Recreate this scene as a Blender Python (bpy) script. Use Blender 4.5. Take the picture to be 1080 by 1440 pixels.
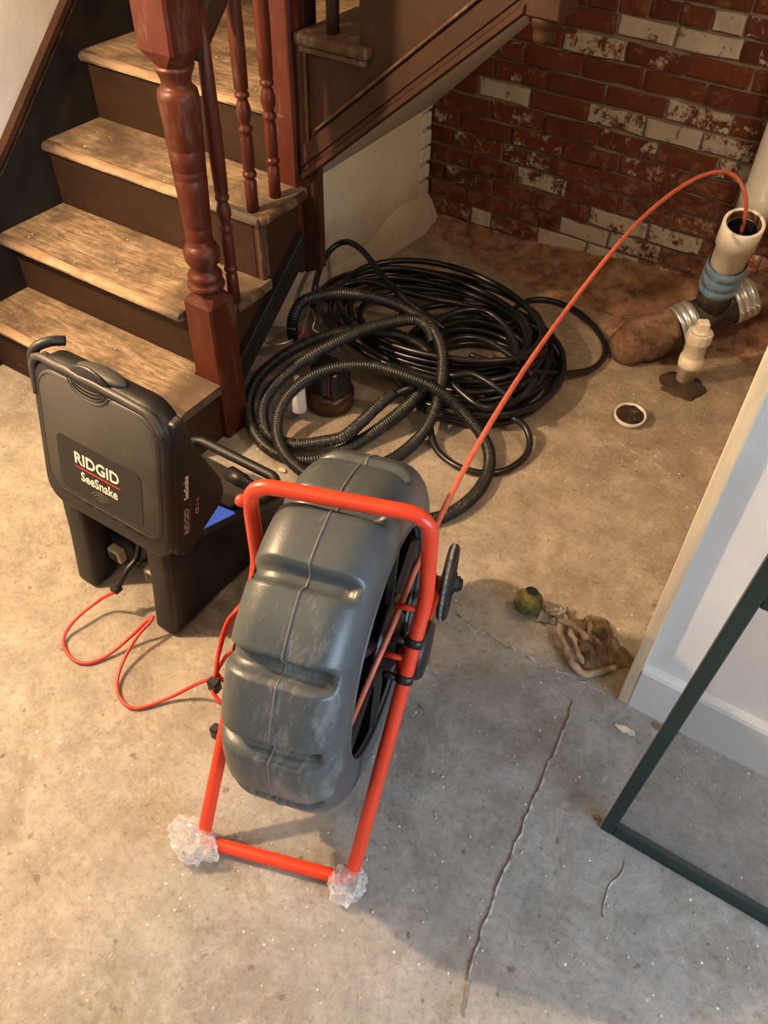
import bpy, bmesh, math, random
from mathutils import Vector, Matrix, noise
for o in list(bpy.data.objects): bpy.data.objects.remove(o)
S = bpy.context.scene; COL = S.collection
rnd = random.Random(7)
# ------------------------------------------------------------------ camera
CAMH = 1.65; F = 1160.2
RC = Matrix.Rotation(0.5569, 3, 'Z') @ Matrix.Rotation(0.765, 3, 'X') @ Matrix.Rotation(0.0312, 3, 'Z')
cd = bpy.data.cameras.new('camera'); cam = bpy.data.objects.new('camera', cd); COL.objects.link(cam)
cam.matrix_world = Matrix.Translation((0, 0, CAMH)) @ RC.to_4x4()
cd.sensor_fit = 'VERTICAL'; cd.sensor_height = 36; cd.lens = F / 1440 * 36; cd.clip_start = .02
S.camera = cam
# ------------------------------------------------------------------ world and lights
w = bpy.data.worlds.new('world'); S.world = w; w.use_nodes = True
w.node_tree.nodes['Background'].inputs[0].default_value = (1, .87, .72, 1)
w.node_tree.nodes['Background'].inputs[1].default_value = .22
def lamp(name, typ, loc, energy, color, size=.1, target=None, sizey=None):
    l = bpy.data.lights.new(name, typ); l.energy = energy; l.color = color
    if typ == 'AREA':
        l.size = size
        if sizey: l.shape = 'RECTANGLE'; l.size_y = sizey
    else: l.shadow_soft_size = size
    o = bpy.data.objects.new(name, l); COL.objects.link(o); o.location = loc
    if target is not None: o.rotation_euler = (Vector(target) - Vector(loc)).to_track_quat('-Z', 'Y').to_euler()
    return o
lamp('work_lamp', 'POINT', (-2.0, .29, 1.80), 215, (1, .68, .40), .035)
lamp('alcove_fill', 'POINT', (.33, 1.62, 1.9), 34, (1, .74, .48), .07)  # unseen fill added behind the partition to brighten the alcove
lamp('room_fill', 'AREA', (-.6, -.6, 2.42), 5, (1, .84, .66), .5, (-.5, .3, 0))  # soft warm overhead fill, added to lift the ambient level
lamp('daylight_window', 'AREA', (2.3, .10, 1.30), 84, (.64, .81, 1), 1.7, (-.3, .75, .1), .9)
S.view_settings.view_transform = 'Standard'; S.view_settings.look = 'None'
S.view_settings.exposure = 0.07; S.view_settings.gamma = 1; S.view_settings.use_curve_mapping = False
# ------------------------------------------------------------------ helpers
def ray(px, py): return RC @ Vector(((px - 540) / F, -(py - 720) / F, -1))
def onz(px, py, z=0.0):
    d = ray(px, py); return Vector((0, 0, CAMH)) + d * ((z - CAMH) / d.z)
def tag(o, label=None, cat=None, group=None, kind=None):
    if label: o['label'] = label
    if cat: o['category'] = cat
    if group: o['group'] = group
    if kind: o['kind'] = kind
    return o
def empty(name, loc, label=None, cat=None, group=None, kind=None):
    o = bpy.data.objects.new(name, None); COL.objects.link(o); o.location = loc; o.empty_display_size = .05
    return tag(o, label, cat, group, kind)
def link(name, me, mat, parent=None, smooth=False):
    if mat and not me.materials: me.materials.append(mat)
    if smooth:
        for p in me.polygons: p.use_smooth = True
    o = bpy.data.objects.new(name, me); COL.objects.link(o)
    if parent:
        o.parent = parent; q = parent; L = Vector((0, 0, 0))
        while q: L += q.location; q = q.parent
        o.location = -L
    return o
def obj(name, bm, mat, parent=None, smooth=False):
    bmesh.ops.recalc_face_normals(bm, faces=bm.faces)
    me = bpy.data.meshes.new(name); bm.to_mesh(me); bm.free()
    return link(name, me, mat, parent, smooth)
def root(name, bm, mat, label, cat, smooth=False, kind=None, group=None):
    return tag(obj(name, bm, mat, None, smooth), label, cat, group, kind)
def bevel(bm, geom_edges, r, seg=2):
    bmesh.ops.bevel(bm, geom=geom_edges, offset=r, segments=seg, affect='EDGES', profile=.5)
def box(bm, x0, x1, y0, y1, z0, z1, r=0, seg=1, M=None):
    t = bmesh.new(); bmesh.ops.create_cube(t, size=1)
    for v in t.verts: v.co = Vector(((x0+x1)/2 + v.co.x*(x1-x0), (y0+y1)/2 + v.co.y*(y1-y0), (z0+z1)/2 + v.co.z*(z1-z0)))
    if r: bevel(t, list(t.edges), r, seg)
    if M: t.transform(M)
    merge(bm, t); return bm
def merge(bm, t):
    me = bpy.data.meshes.new('t'); t.to_mesh(me); t.free(); bm.from_mesh(me); bpy.data.meshes.remove(me)
def B(*a, **k): return box(bmesh.new(), *a, **k)
def prism(bm, pts, plane, a, b, r=0, seg=2):
    """pts 2D; plane 'x': (y,z) extruded x from a to b ; 'y': (x,z) ; 'z': (x,y)"""
    f = {'x': lambda p, t: (t, p[0], p[1]), 'y': lambda p, t: (p[0], t, p[1]), 'z': lambda p, t: (p[0], p[1], t)}[plane]
    t = bmesh.new()
    A = [t.verts.new(f(p, a)) for p in pts]; C = [t.verts.new(f(p, b)) for p in pts]
    t.faces.new(A); t.faces.new(C[::-1]); n = len(pts)
    for i in range(n): t.faces.new((A[i], C[i], C[(i+1) % n], A[(i+1) % n]))
    bmesh.ops.recalc_face_normals(t, faces=t.faces)
    if r: bevel(t, list(t.edges), r, seg)
    merge(bm, t); return bm
def lathe(bm, prof, base=(0, 0, 0), axis=(0, 0, 1), n=24, caps=True):
    ax = Vector(axis).normalized(); e1 = ax.orthogonal().normalized(); e2 = ax.cross(e1); base = Vector(base)
    rings = []
    for h, r in prof:
        rings.append([bm.verts.new(base + ax*h + (e1*math.cos(2*math.pi*i/n) + e2*math.sin(2*math.pi*i/n))*max(r, 1e-4)) for i in range(n)])
    for a, b in zip(rings, rings[1:]):
        for i in range(n): bm.faces.new((a[i], a[(i+1) % n], b[(i+1) % n], b[i]))
    if caps: bm.faces.new(rings[0][::-1]); bm.faces.new(rings[-1])
    return bm
def catmull(P, step, closed=False):
    P = [Vector(p) for p in P]; n = len(P); out = []
    for i in range(n if closed else n-1):
        g = lambda k: P[k % n] if closed else P[min(max(k, 0), n-1)]
        p0, p1, p2, p3 = g(i-1), g(i), g(i+1), g(i+2)
        m = max(2, int((p2-p1).length/step))
        for k in range(m):
            t = k/m
            out.append(.5*((2*p1) + (p2-p0)*t + (2*p0-5*p1+4*p2-p3)*t*t + (3*p1-p0-3*p2+p3)*t**3))
    if not closed: out.append(P[-1])
    return out
def tube(bm, pts, r, n=10, closed=False, rf=None, caps=True):
    N = len(pts); rings = []; up = None
    for i, p in enumerate(pts):
        a = pts[(i-1) % N] if (closed or i > 0) else p; b = pts[(i+1) % N] if (closed or i < N-1) else p
        t = (b-a).normalized()
        if up is None: up = t.orthogonal().normalized()
        up = (up - t*up.dot(t)).normalized(); s = t.cross(up)
        rr = rf(i) if rf else r
        rings.append([bm.verts.new(p + (up*math.cos(2*math.pi*k/n) + s*math.sin(2*math.pi*k/n))*rr) for k in range(n)])
    for i in range(N if closed else N-1):
        a, b = rings[i], rings[(i+1) % N]
        # untwist on closure
        sh = 0
        if closed and i == N-1:
            sh = min(range(n), key=lambda q: (a[0].co - b[q].co).length)
        for k in range(n): bm.faces.new((a[k], a[(k+1) % n], b[(k+1+sh) % n], b[(k+sh) % n]))
    if not closed and caps: bm.faces.new(rings[0][::-1]); bm.faces.new(rings[-1])
    return bm
def fillet(P, r, seg=8):
    """polyline with rounded corners"""
    P = [Vector(p) for p in P]; out = [P[0]]
    for i in range(1, len(P)-1):
        a, b, c = P[i-1], P[i], P[i+1]; u1 = (a-b).normalized(); u2 = (c-b).normalized()
        rr = min(r, (a-b).length*.49, (c-b).length*.49)
        for k in range(seg+1):
            t = k/seg; out.append((b+u1*rr)*(1-t)**2 + b*2*t*(1-t) + (b+u2*rr)*t*t)
    out.append(P[-1]); return out
def resample(P, step):
    out = [P[0]]
    for a, b in zip(P, P[1:]):
        m = max(1, int((b-a).length/step))
        for k in range(1, m+1): out.append(a.lerp(b, k/m))
    return out
# ------------------------------------------------------------------ materials
class G:
    def __init__(s, name):
        s.m = bpy.data.materials.new(name); s.m.use_nodes = True; s.t = s.m.node_tree; s.b = s.t.nodes['Principled BSDF']
    def n(s, typ, **k):
        o = s.t.nodes.new('ShaderNode'+typ)
        for a, v in k.items():
            if a in o.inputs: s.set(o.inputs[a], v)
            else: setattr(o, a, v)
        return o
    def set(s, i, v):
        if isinstance(v, bpy.types.NodeSocket): s.t.links.new(v, i)
        else: i.default_value = v
    def pos(s): return s.n('NewGeometry').outputs['Position']
    def noise(s, vec, scale, detail=6, rough=.6, dist=0.0):
        o = s.n('TexNoise'); s.set(o.inputs['Vector'], vec); o.inputs['Scale'].default_value = scale
        o.inputs['Detail'].default_value = detail; o.inputs['Roughness'].default_value = rough; o.inputs['Distortion'].default_value = dist
        return o.outputs['Fac']
    def ramp(s, fac, stops):
        o = s.n('ValToRGB'); s.set(o.inputs[0], fac); e = o.color_ramp.elements
        while len(e) < len(stops): e.new(.5)
        for q, (p, c) in zip(e, stops):
            q.position = p; q.color = (c, c, c, 1) if isinstance(c, (int, float)) else (*c, 1)
        return o.outputs[0]
    def mix(s, fac, a, b, mode='MIX'):
        o = s.n('Mix'); o.data_type = 'RGBA'; o.blend_type = mode
        s.set(o.inputs[0], fac)
        for i, v in ((6, a), (7, b)):
            s.set(o.inputs[i], (*v, 1) if isinstance(v, tuple) and len(v) == 3 else v)
        return o.outputs[2]
    def math(s, op, a, b=0.0, clamp=False):
        o = s.n('Math'); o.operation = op; s.set(o.inputs[0], a); s.set(o.inputs[1], b); o.use_clamp = clamp; return o.outputs[0]
    def sep(s, vec): o = s.n('SeparateXYZ'); s.set(o.inputs[0], vec); return o.outputs
    def mapv(s, vec, scale=(1, 1, 1), rot=(0, 0, 0)):
        o = s.n('Mapping'); s.set(o.inputs[0], vec); o.inputs['Scale'].default_value = scale; o.inputs['Rotation'].default_value = rot; return o.outputs[0]
    def bump(s, h, strength=.3, dist=.01):
        o = s.n('Bump'); o.inputs['Strength'].default_value = strength; o.inputs['Distance'].default_value = dist; s.set(o.inputs['Height'], h); s.t.links.new(o.outputs[0], s.b.inputs['Normal'])
    def col(s, c): s.set(s.b.inputs['Base Color'], (*c, 1) if isinstance(c, tuple) and len(c) == 3 else c)
    def rough(s, v): s.set(s.b.inputs['Roughness'], v)
    def sstep(s, v, a, b):
        o = s.n('MapRange'); s.set(o.inputs[0], v); o.inputs[1].default_value = a; o.inputs[2].default_value = b; return o.outputs[0]
def simple(name, c, rough=.5, var=.12, scale=20, metal=0, bump=0, dust=None, dustamt=.0, spec=.5):
    g = G(name); p = g.pos(); n = g.noise(p, scale)
    lo = tuple(max(0, x*(1-var*1.6)) for x in c); hi = tuple(min(1, x*(1+var*1.6)) for x in c)
    cc = g.ramp(n, [(.3, lo), (.7, hi)])
    if dust:
        d = g.ramp(g.noise(p, 14, 8, .75), [(.62-dustamt*.2, 0.0), (.82-dustamt*.15, 1.0)])
        cc = g.mix(g.math('MULTIPLY', d, dustamt), cc, dust)
    g.col(cc); g.rough(rough); g.b.inputs['Metallic'].default_value = metal; g.b.inputs['Specular IOR Level'].default_value = spec
    if bump: g.bump(g.noise(p, scale*4, 8), bump, .004)
    return g.m
# floor concrete
def floor_mat():
    g = G('concrete'); p = g.pos(); x, y, z = g.sep(p)
    n1 = g.noise(p, 1.6, 9, .7); n2 = g.noise(p, 9, 10, .75); n3 = g.noise(p, 55, 8, .7); n4 = g.noise(p, 160, 4, .7)
    base = g.ramp(n1, [(.32, (.31, .265, .205)), (.5, (.39, .34, .27)), (.68, (.46, .41, .33))])
    base = g.mix(.5, base, g.ramp(n2, [(.32, (.14, .115, .085)), (.5, (.36, .32, .255)), (.68, (.60, .55, .45))]))
    # grey slab right of and before the joint: own tone plus painted-in cool shade
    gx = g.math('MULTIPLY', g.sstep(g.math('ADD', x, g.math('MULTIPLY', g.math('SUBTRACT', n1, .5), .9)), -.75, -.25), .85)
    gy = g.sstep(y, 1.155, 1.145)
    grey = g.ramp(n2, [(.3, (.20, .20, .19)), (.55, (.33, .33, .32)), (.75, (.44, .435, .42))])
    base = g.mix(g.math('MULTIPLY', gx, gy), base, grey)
    # dirty earth coloured zone under the stairs
    al = g.sstep(g.math('ADD', y, g.math('MULTIPLY', n2, .35)), 1.4, 2.9)
    dirt = g.ramp(n2, [(.35, (.15, .085, .045)), (.52, (.30, .20, .12)), (.7, (.46, .36, .25))])
    base = g.mix(g.math('MULTIPLY', al, .75), base, dirt)
    dk = g.ramp(g.noise(p, 4.3, 12, .78, .6), [(.50, 0.0), (.64, .65)])
    base = g.mix(dk, base, (.21, .165, .115))
    sp = g.ramp(n3, [(.66, 0.0), (.72, 1.0)]); base = g.mix(g.math('MULTIPLY', sp, .55), base, (.75, .70, .60))
    sp2 = g.ramp(g.noise(p, 38, 3, .5), [(.27, 1.0), (.33, 0.0)]); base = g.mix(g.math('MULTIPLY', sp2, .6), base, (.10, .075, .05))
    base = g.mix(.75, base, g.ramp(g.noise(p, 75, 10, .85), [(.34, (.42, .40, .37)), (.5, (1, 1, 1)), (.68, (1.0, 1.0, 1.0))]), 'MULTIPLY')
    base = g.mix(g.ramp(g.noise(p, 24, 10, .85, 1.0), [(.55, 0.0), (.66, .45)]), base, (.60, .53, .42))
    # fine speckles of white plaster
    v = g.n('TexVoronoi'); g.set(v.inputs['Vector'], p); v.inputs['Scale'].default_value = 34
    vv = g.ramp(v.outputs['Distance'], [(.07, 1.0), (.10, 0.0)]); vm = g.math('MULTIPLY', vv, g.ramp(g.noise(p, 5, 3), [(.5, 0.0), (.58, 1.0)]))
    base = g.mix(vm, base, (.85, .8, .7))
    g.col(base); g.rough(g.ramp(n2, [(.3, .62), (.7, .88)])); g.b.inputs['Specular IOR Level'].default_value = .35
    g.bump(g.math('ADD', g.math('MULTIPLY', n2, .5), g.math('ADD', n3, g.math('MULTIPLY', n4, .4))), .35, .008)
    return g.m
M = {}
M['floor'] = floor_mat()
def wood_dark(name, base, worn, amt, scale=(1, 1, 1), gloss=.4):
    g = G(name); p = g.pos(); q = g.mapv(p, scale)
    n = g.noise(q, 6, 8, .65); s = g.noise(q, 22, 8, .75)
    c = g.ramp(n, [(.3, tuple(x*.62 for x in base)), (.7, tuple(x*1.3 for x in base))])
    wv = g.ramp(s, [(.62-amt*.25, 0.0), (.78-amt*.2, 1.0)])
    c = g.mix(g.math('MULTIPLY', wv, .75), c, worn)
    g.col(c); g.rough(g.ramp(s, [(.3, gloss), (.7, gloss+.3)])); g.b.inputs['Specular IOR Level'].default_value = .28; g.bump(s, .15, .004); return g.m
M['redwood'] = wood_dark('red_varnish', (.075, .016, .007), (.16, .10, .065), .34, (1, 1, .25), .26)
M['brown'] = wood_dark('brown_paint', (.044, .018, .008), (.16, .10, .06), .02, (1, 1, 1), .42)
M['riser'] = wood_dark('riser_paint', (.033, .016, .008), (.17, .11, .07), .06, (.4, .4, 1), .5)
M['black_skirt'] = wood_dark('black_paint', (.016, .013, .010), (.12, .09, .06), .0, (1, 1, 1), .5)
M['greywood'] = wood_dark('worn_wood', (.085, .045, .022), (.30, .23, .16), .45, (1, 1, .3), .5)
def tread_mat():
    g = G('worn_tread'); p = g.pos(); q = g.mapv(p, (1.1, 9, 3)); x, y, z = g.sep(p)
    gr = g.noise(q, 9, 9, .7, .8); n = g.noise(p, 5, 8, .7); n2 = g.noise(p, 24, 9, .78)
    c = g.ramp(gr, [(.30, (.085, .050, .028)), (.45, (.26, .175, .10)), (.60, (.45, .33, .21)), (.75, (.60, .48, .33))])
    dirt = g.ramp(n, [(.44, 0.0), (.60, .9)]); c = g.mix(dirt, c, (.105, .070, .042))
    # edges of the run keep their paint, the middle is walked bare
    mid = g.math('ABSOLUTE', g.math('ADD', x, 1.86)); edge = g.sstep(g.math('ADD', mid, g.math('MULTIPLY', g.math('SUBTRACT', n, .5), .35)), .24, .42)
    c = g.mix(g.math('MULTIPLY', edge, .72), c, (.085, .058, .036))
    sp = g.ramp(n2, [(.64, 0.0), (.70, 1.0)]); c = g.mix(g.math('MULTIPLY', sp, .5), c, (.66, .58, .46))
    g.col(c); g.rough(.72); g.bump(g.math('ADD', gr, n2), .35, .005); return g.m
M['tread'] = tread_mat()
def nose_mat():
    g = G('worn_nosing'); p = g.pos(); n = g.noise(g.mapv(p, (1, 3, 3)), 11, 9, .75); x, y, z = g.sep(p)
    mid = g.math('ABSOLUTE', g.math('ADD', x, 1.86)); e = g.sstep(g.math('ADD', mid, g.math('MULTIPLY', g.math('SUBTRACT', n, .5), .3)), .20, .36)
    c = g.ramp(n, [(.3, (.22, .13, .07)), (.55, (.46, .31, .18)), (.75, (.58, .42, .27))])
    c = g.mix(e, c, (.06, .042, .028)); g.col(c); g.rough(.65); g.bump(n, .3, .004); return g.m
M['nosing'] = nose_mat()
def plaster(name, c, dirty=.4, dcol=(.22, .16, .10), zdirt=None):
    g = G(name); p = g.pos(); n = g.noise(p, 3, 9, .7); n2 = g.noise(p, 22, 9, .75); x, y, z = g.sep(p)
    cc = g.ramp(n, [(.3, tuple(a*.86 for a in c)), (.7, c)])
    st = g.ramp(n2, [(.62, 0.0), (.74, dirty)]); cc = g.mix(st, cc, dcol)
    if zdirt: 
        d = g.sstep(g.math('ADD', z, g.math('MULTIPLY', g.math('SUBTRACT', n, .5), .5)), zdirt[1], zdirt[0]); cc = g.mix(g.math('MULTIPLY', d, .75), cc, dcol)
    g.col(cc); g.rough(.85); g.bump(g.math('ADD', n, n2), .2, .006); return g.m
M['white_wall'] = plaster('white_plaster', (.80, .76, .68), .08, (.5, .45, .38))
M['closet'] = plaster('grimy_plaster', (.84, .79, .68), .30, (.34, .26, .18), (.06, .28))
M['dull'] = plaster('dull_grey_plaster', (.24, .22, .20), .1)
M['soffit'] = plaster('soffit_plaster', (.62, .57, .49), .5, (.28, .20, .13))
M['drywall'] = plaster('drywall', (.78, .79, .80), .06, (.45, .43, .40))
M['basewhite'] = plaster('white_baseboard', (.74, .75, .75), .25, (.36, .33, .29))
M['stripwood'] = wood_dark('pale_wood', (.62, .52, .36), (.36, .26, .15), .0, (3, 3, .3), .6)
def brick_mat(name, white):
    g = G(name); p = g.pos(); x, y, z = g.sep(p); oi = g.n('ObjectInfo').outputs['Random']
    n = g.noise(p, 7, 8, .7); f = g.noise(p, 45, 9, .8); f2 = g.noise(p, 17, 9, .8, .4)
    c = g.ramp(oi, [(0, (.115, .031, .014)), (.5, (.165, .043, .018)), (1, (.085, .026, .013))])
    c = g.mix(g.ramp(f, [(.35, .0), (.75, .35)]), c, (.11, .05, .03))
    # salt and spalling dust, more towards floor and the drain
    low = g.sstep(z, .62, .02); rt = g.sstep(x, -1.25, -.55)
    k = g.math('ADD', g.math('MULTIPLY', low, .14), g.math('MULTIPLY', rt, .05))
    dust = g.ramp(g.math('ADD', f2, k), [(.58, 0.0), (.72, .75)])
    c = g.mix(dust, c, (.33, .17, .11))
    sp = g.ramp(g.math('ADD', f, g.math('MULTIPLY', k, .5)), [(.66, 0.0), (.72, .8)]); c = g.mix(sp, c, (.45, .36, .28))
    if white:
        th = .66 - white*.42
        wm = g.ramp(g.math('ADD', g.math('MULTIPLY', f2, .72), g.math('MULTIPLY', f, .28)), [(th-.015, 0.0), (th+.03, .92)])
        c = g.mix(wm, c, g.ramp(n, [(.3, (.46, .40, .31)), (.7, (.60, .54, .44))]))
    g.col(c); g.rough(.9); g.b.inputs['Specular IOR Level'].default_value = .2
    g.bump(g.math('ADD', f, f2), .5, .006); return g.m
M['brick'] = brick_mat('brick_red', 0); M['brick_half'] = brick_mat('brick_patchy', .26); M['brick_most'] = brick_mat('brick_mostly_white', .43); M['brick_white'] = brick_mat('brick_white', .57)
def mortar_mat():
    g = G('mortar'); p = g.pos(); n = g.noise(p, 14, 9, .75); n2 = g.noise(p, 60, 8, .8); x, y, z = g.sep(p)
    c = g.ramp(n, [(.3, (.19, .135, .10)), (.7, (.33, .25, .185))])
    low = g.sstep(g.math('ADD', z, g.math('MULTIPLY', n, .3)), .55, .1); c = g.mix(g.math('MULTIPLY', low, .6), c, (.24, .115, .07))
    g.col(c); g.rough(.95); g.bump(n2, .6, .01); return g.m
M['mortar'] = mortar_mat()
M['dirt'] = simple('brick_dust', (.20, .095, .05), .95, .45, 18, bump=.8, dust=(.44, .30, .20), dustamt=.8)
def drum_mat():
    g = G('grey_plastic'); p = g.pos(); n = g.noise(p, 5, 8, .7); f = g.noise(p, 420, 2, .5); s = g.noise(g.mapv(p, (6, 2, 2)), 6, 10, .8)
    c = g.ramp(n, [(.3, (.054, .067, .070)), (.7, (.076, .089, .092))])
    x, y, z = g.sep(p)
    frontm = g.math('MULTIPLY', g.sstep(y, .62, .48), g.sstep(g.math('ADD', x, g.math('MULTIPLY', y, .27)), -.46, -.36))
    sc = g.ramp(g.math('ADD', s, g.math('MULTIPLY', frontm, .10)), [(.57, 0.0), (.72, .5)]); c = g.mix(sc, c, (.30, .30, .28))
    g.col(c); g.rough(.36); g.bump(f, .25, .0015); return g.m
M['drum'] = drum_mat()
M['seam'] = simple('seam_plastic', (.14, .145, .14), .5)
M['redtube'] = simple('red_powder_coat', (.72, .055, .018), .33, .06, 8, dust=(.5, .25, .2), dustamt=.12)
M['black'] = simple('black_plastic', (.010, .010, .010), .42, .3, 10, dust=(.09, .08, .07), dustamt=.3)
M['blackmat'] = simple('black_inner', (.006, .006, .006), .8)
M['tyre'] = simple('rubber_tyre', (.014, .014, .015), .6, .3, 40, dust=(.10, .10, .10), dustamt=.5)
M['tread_band'] = simple('scuffed_rubber', (.28, .28, .27), .85, .5, 160, bump=.5)
M['rod'] = simple('pink_push_rod', (.52, .115, .065), .38, .1, 60, dust=(.5, .32, .24), dustamt=.35)
M['redcable'] = simple('red_cable', (.66, .045, .025), .4, .05)
M['panelgrey'] = simple('monitor_lid_grey', (.044, .040, .033), .5, .12, 7, bump=.1, dust=(.15, .13, .10), dustamt=.35)
M['monblack'] = simple('monitor_black', (.010, .0095, .009), .5, .15, 9, bump=.15, dust=(.07, .06, .05), dustamt=.4)
M['badge'] = simple('badge_black', (.012, .010, .009), .5, .05)
M['steel'] = simple('bright_steel', (.62, .60, .55), .3, .1, 30, metal=.9)
M['cream'] = simple('cream_latch', (.50, .44, .33), .45, .15, 30)
def flat(name, c, r=.5): return simple(name, c, r, 0.02)
M['white_ink'] = flat('white_ink', (.80, .76, .66)); M['red_ink'] = flat('red_ink', (.50, .03, .03)); M['grey_ink'] = flat('grey_ink', (.12, .11, .10)); M['dim_ink'] = flat('dim_white_ink', (.36, .33, .29))
def reflection_mat():
    g = G('blue_reflection'); g.col((.01, .015, .06)); g.b.inputs['Emission Color'].default_value = (.13, .22, .78, 1); g.b.inputs['Emission Strength'].default_value = .55; g.rough(.2); return g.m  # blue reflection on the keypad, put in as emission
M['screen'] = reflection_mat()
M['hose'] = simple('smooth_black_hose', (.010, .011, .012), .30, .2, 12, dust=(.10, .09, .075), dustamt=.35)
def corr_mat():
    g = G('corrugated_hose'); p = g.pos(); n = g.noise(p, 9, 8, .75); f = g.noise(p, 130, 5, .8)
    d = g.math('MULTIPLY', g.ramp(n, [(.5, 0.0), (.64, 1.0)]), g.ramp(f, [(.52, 0.0), (.6, 1.0)]))
    g.col(g.mix(g.math('MULTIPLY', d, .6), (.013, .013, .012), (.30, .26, .20))); g.rough(.42); return g.m
M['corr'] = corr_mat()
M['pvc'] = simple('pvc_white', (.84, .79, .68), .32, .06, 8, dust=(.45, .34, .2), dustamt=.2)
M['pvc_old'] = simple('pvc_aged', (.76, .69, .55), .45, .14, 14, dust=(.30, .2, .1), dustamt=.4)
M['rubber'] = simple('rubber_wye', (.022, .017, .014), .55, .3, 14, dust=(.12, .075, .05), dustamt=.7)
M['clay'] = simple('rusty_pipe', (.115, .062, .032), .95, .6, 11, bump=.9, dust=(.34, .21, .13), dustamt=.8)
def band_mat(name, c, c2):
    g = G(name); p = g.pos(); n = g.noise(p, 30, 6, .7); g.col(g.mix(g.ramp(n, [(.45, 0.0), (.6, .6)]), c, c2)); g.rough(.32); g.b.inputs['Metallic'].default_value = .6; return g.m
M['band_steel'] = band_mat('clamp_steel', (.62, .60, .55), (.30, .40, .48)); M['band_blue'] = band_mat('clamp_blue_film', (.22, .44, .66), (.50, .56, .58))
M['olive'] = simple('olive_felt', (.115, .10, .028), .95, .45, 60, bump=.8, dust=(.06, .045, .02), dustamt=.5)
M['rag'] = simple('dirty_cloth', (.46, .35, .22), .95, .45, 22, bump=.4, dust=(.10, .06, .035), dustamt=.75)
M['ragwhite'] = simple('pale_cloth', (.66, .60, .50), .9, .15, 30, bump=.4)
M['green'] = simple('green_frame', (.006, .022, .020), .38, .12, 10)
M['sludge'] = simple('sludge', (.028, .016, .009), .5, .5, 30, dust=(.5, .3, .14), dustamt=.5)
M['mud'] = simple('dark_mud', (.045, .028, .017), .9, .4, 30, bump=.7)
M['crumb'] = simple('plaster_crumb', (.62, .56, .46), .9, .2, 40)
M['leaf'] = simple('dry_leaf', (.26, .16, .08), .8, .3, 40)
M['amber'] = simple('amber_plastic', (.055, .022, .008), .35, .3, 20)
M['bottle'] = simple('white_bottle', (.70, .66, .58), .4, .08)
M['crackm'] = simple('crack_ridge', (.36, .34, .30), .95, .4, 60, bump=.8)
def wrap_mat():
    g = G('clear_wrap'); g.b.inputs['Base Color'].default_value = (.82, .80, .78, 1); g.rough(.08)
    tr = g.n('BsdfTransparent'); mx = g.n('MixShader'); p = g.pos(); n = g.noise(p, 55, 6, .8)
    lw = g.n('LayerWeight'); lw.inputs[0].default_value = .35
    f = g.math('ADD', g.ramp(n, [(.40, .10), (.66, .42)]), g.math('MULTIPLY', lw.outputs['Facing'], .35)); g.set(mx.inputs[0], f)
    g.t.links.new(tr.outputs[0], mx.inputs[1]); g.t.links.new(g.b.outputs[0], mx.inputs[2])
    out = g.t.nodes['Material Output']; g.t.links.new(mx.outputs[0], out.inputs[0]); return g.m
M['wrap'] = wrap_mat()
def mesh_mat():
    g = G('grey_screen_mesh'); g.b.inputs['Base Color'].default_value = (.16, .155, .145, 1); g.rough(.7)
    tr = g.n('BsdfTransparent'); tr.inputs[0].default_value = (.93, .93, .93, 1); mx = g.n('MixShader'); mx.inputs[0].default_value = .30
    g.t.links.new(tr.outputs[0], mx.inputs[1]); g.t.links.new(g.b.outputs[0], mx.inputs[2])
    g.t.links.new(mx.outputs[0], g.t.nodes['Material Output'].inputs[0]); return g.m
M['mesh'] = mesh_mat()
# ------------------------------------------------------------------ the setting
XW = -2.256; YB = 2.87
fl = bmesh.new(); bmesh.ops.create_grid(fl, x_segments=110, y_segments=110, size=.5)
for v in fl.verts:
    v.co.x = -2.5 + (v.co.x+.5)*5.2; v.co.y = -2.1 + (v.co.y+.5)*5.2
    q = Vector((v.co.x*2.2, v.co.y*2.2, 0)); v.co.z = .0035*(noise.noise(q)-.3) if v.co.y > 1.15 else .0012*(noise.noise(q)-.4)
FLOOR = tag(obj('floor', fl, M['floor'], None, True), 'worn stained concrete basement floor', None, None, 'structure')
def crackstrip(name, px, wid, hgt, mat, seed):
    P = [onz(x, y, .001) for x, y in px]; P = catmull(P, .012); b = bmesh.new(); rows = []; r = random.Random(seed)
    for i, p in enumerate(P):
        t = (P[min(i+1, len(P)-1)] - P[max(i-1, 0)]).normalized(); s = Vector((-t.y, t.x, 0)); p = p + s*r.uniform(-.0025, .0025)
        ww = wid*r.uniform(.5, 1.2)*min(1, .2+4*min(i, len(P)-1-i)/len(P))
        rows.append([b.verts.new(p + s*ww*k + Vector((0, 0, h))) for k, h in ((-1, -.001), (-.4, hgt*r.uniform(.4, 1)), (.15, -.0005), (1, -.001))])
    for a, c in zip(rows, rows[1:]):
        for k in range(3): b.faces.new((a[k], a[k+1], c[k+1], c[k]))
    return obj(name, b, mat, FLOOR)
crackstrip('crack', [(806, 985), (800, 1010), (786, 1045), (770, 1078), (762, 1100), (748, 1128), (735, 1165), (718, 1205), (703, 1240), (690, 1280), (678, 1310), (667, 1345), (660, 1380), (650, 1430)], .004, .0035, M['crackm'], 3)
crackstrip('joint', [(640, 862), (680, 888), (720, 912), (765, 934), (810, 953), (868, 984)], .006, .003, M['crackm'], 5)
crackstrip('crack', [(880, 1212), (868, 1236), (856, 1250), (848, 1290)], .003, .002, M['crackm'], 8)
crackstrip('crack', [(865, 620), (900, 640), (935, 662), (960, 690)], .004, .002, M['crackm'], 9)
def struct(name, bm, mat, label): return tag(obj(name, bm, mat), label, None, None, 'structure')
struct('wall_left', B(XW-.1, XW, -2, 3, 0, 2.5), M['white_wall'], 'white plaster wall beside the staircase')
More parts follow.
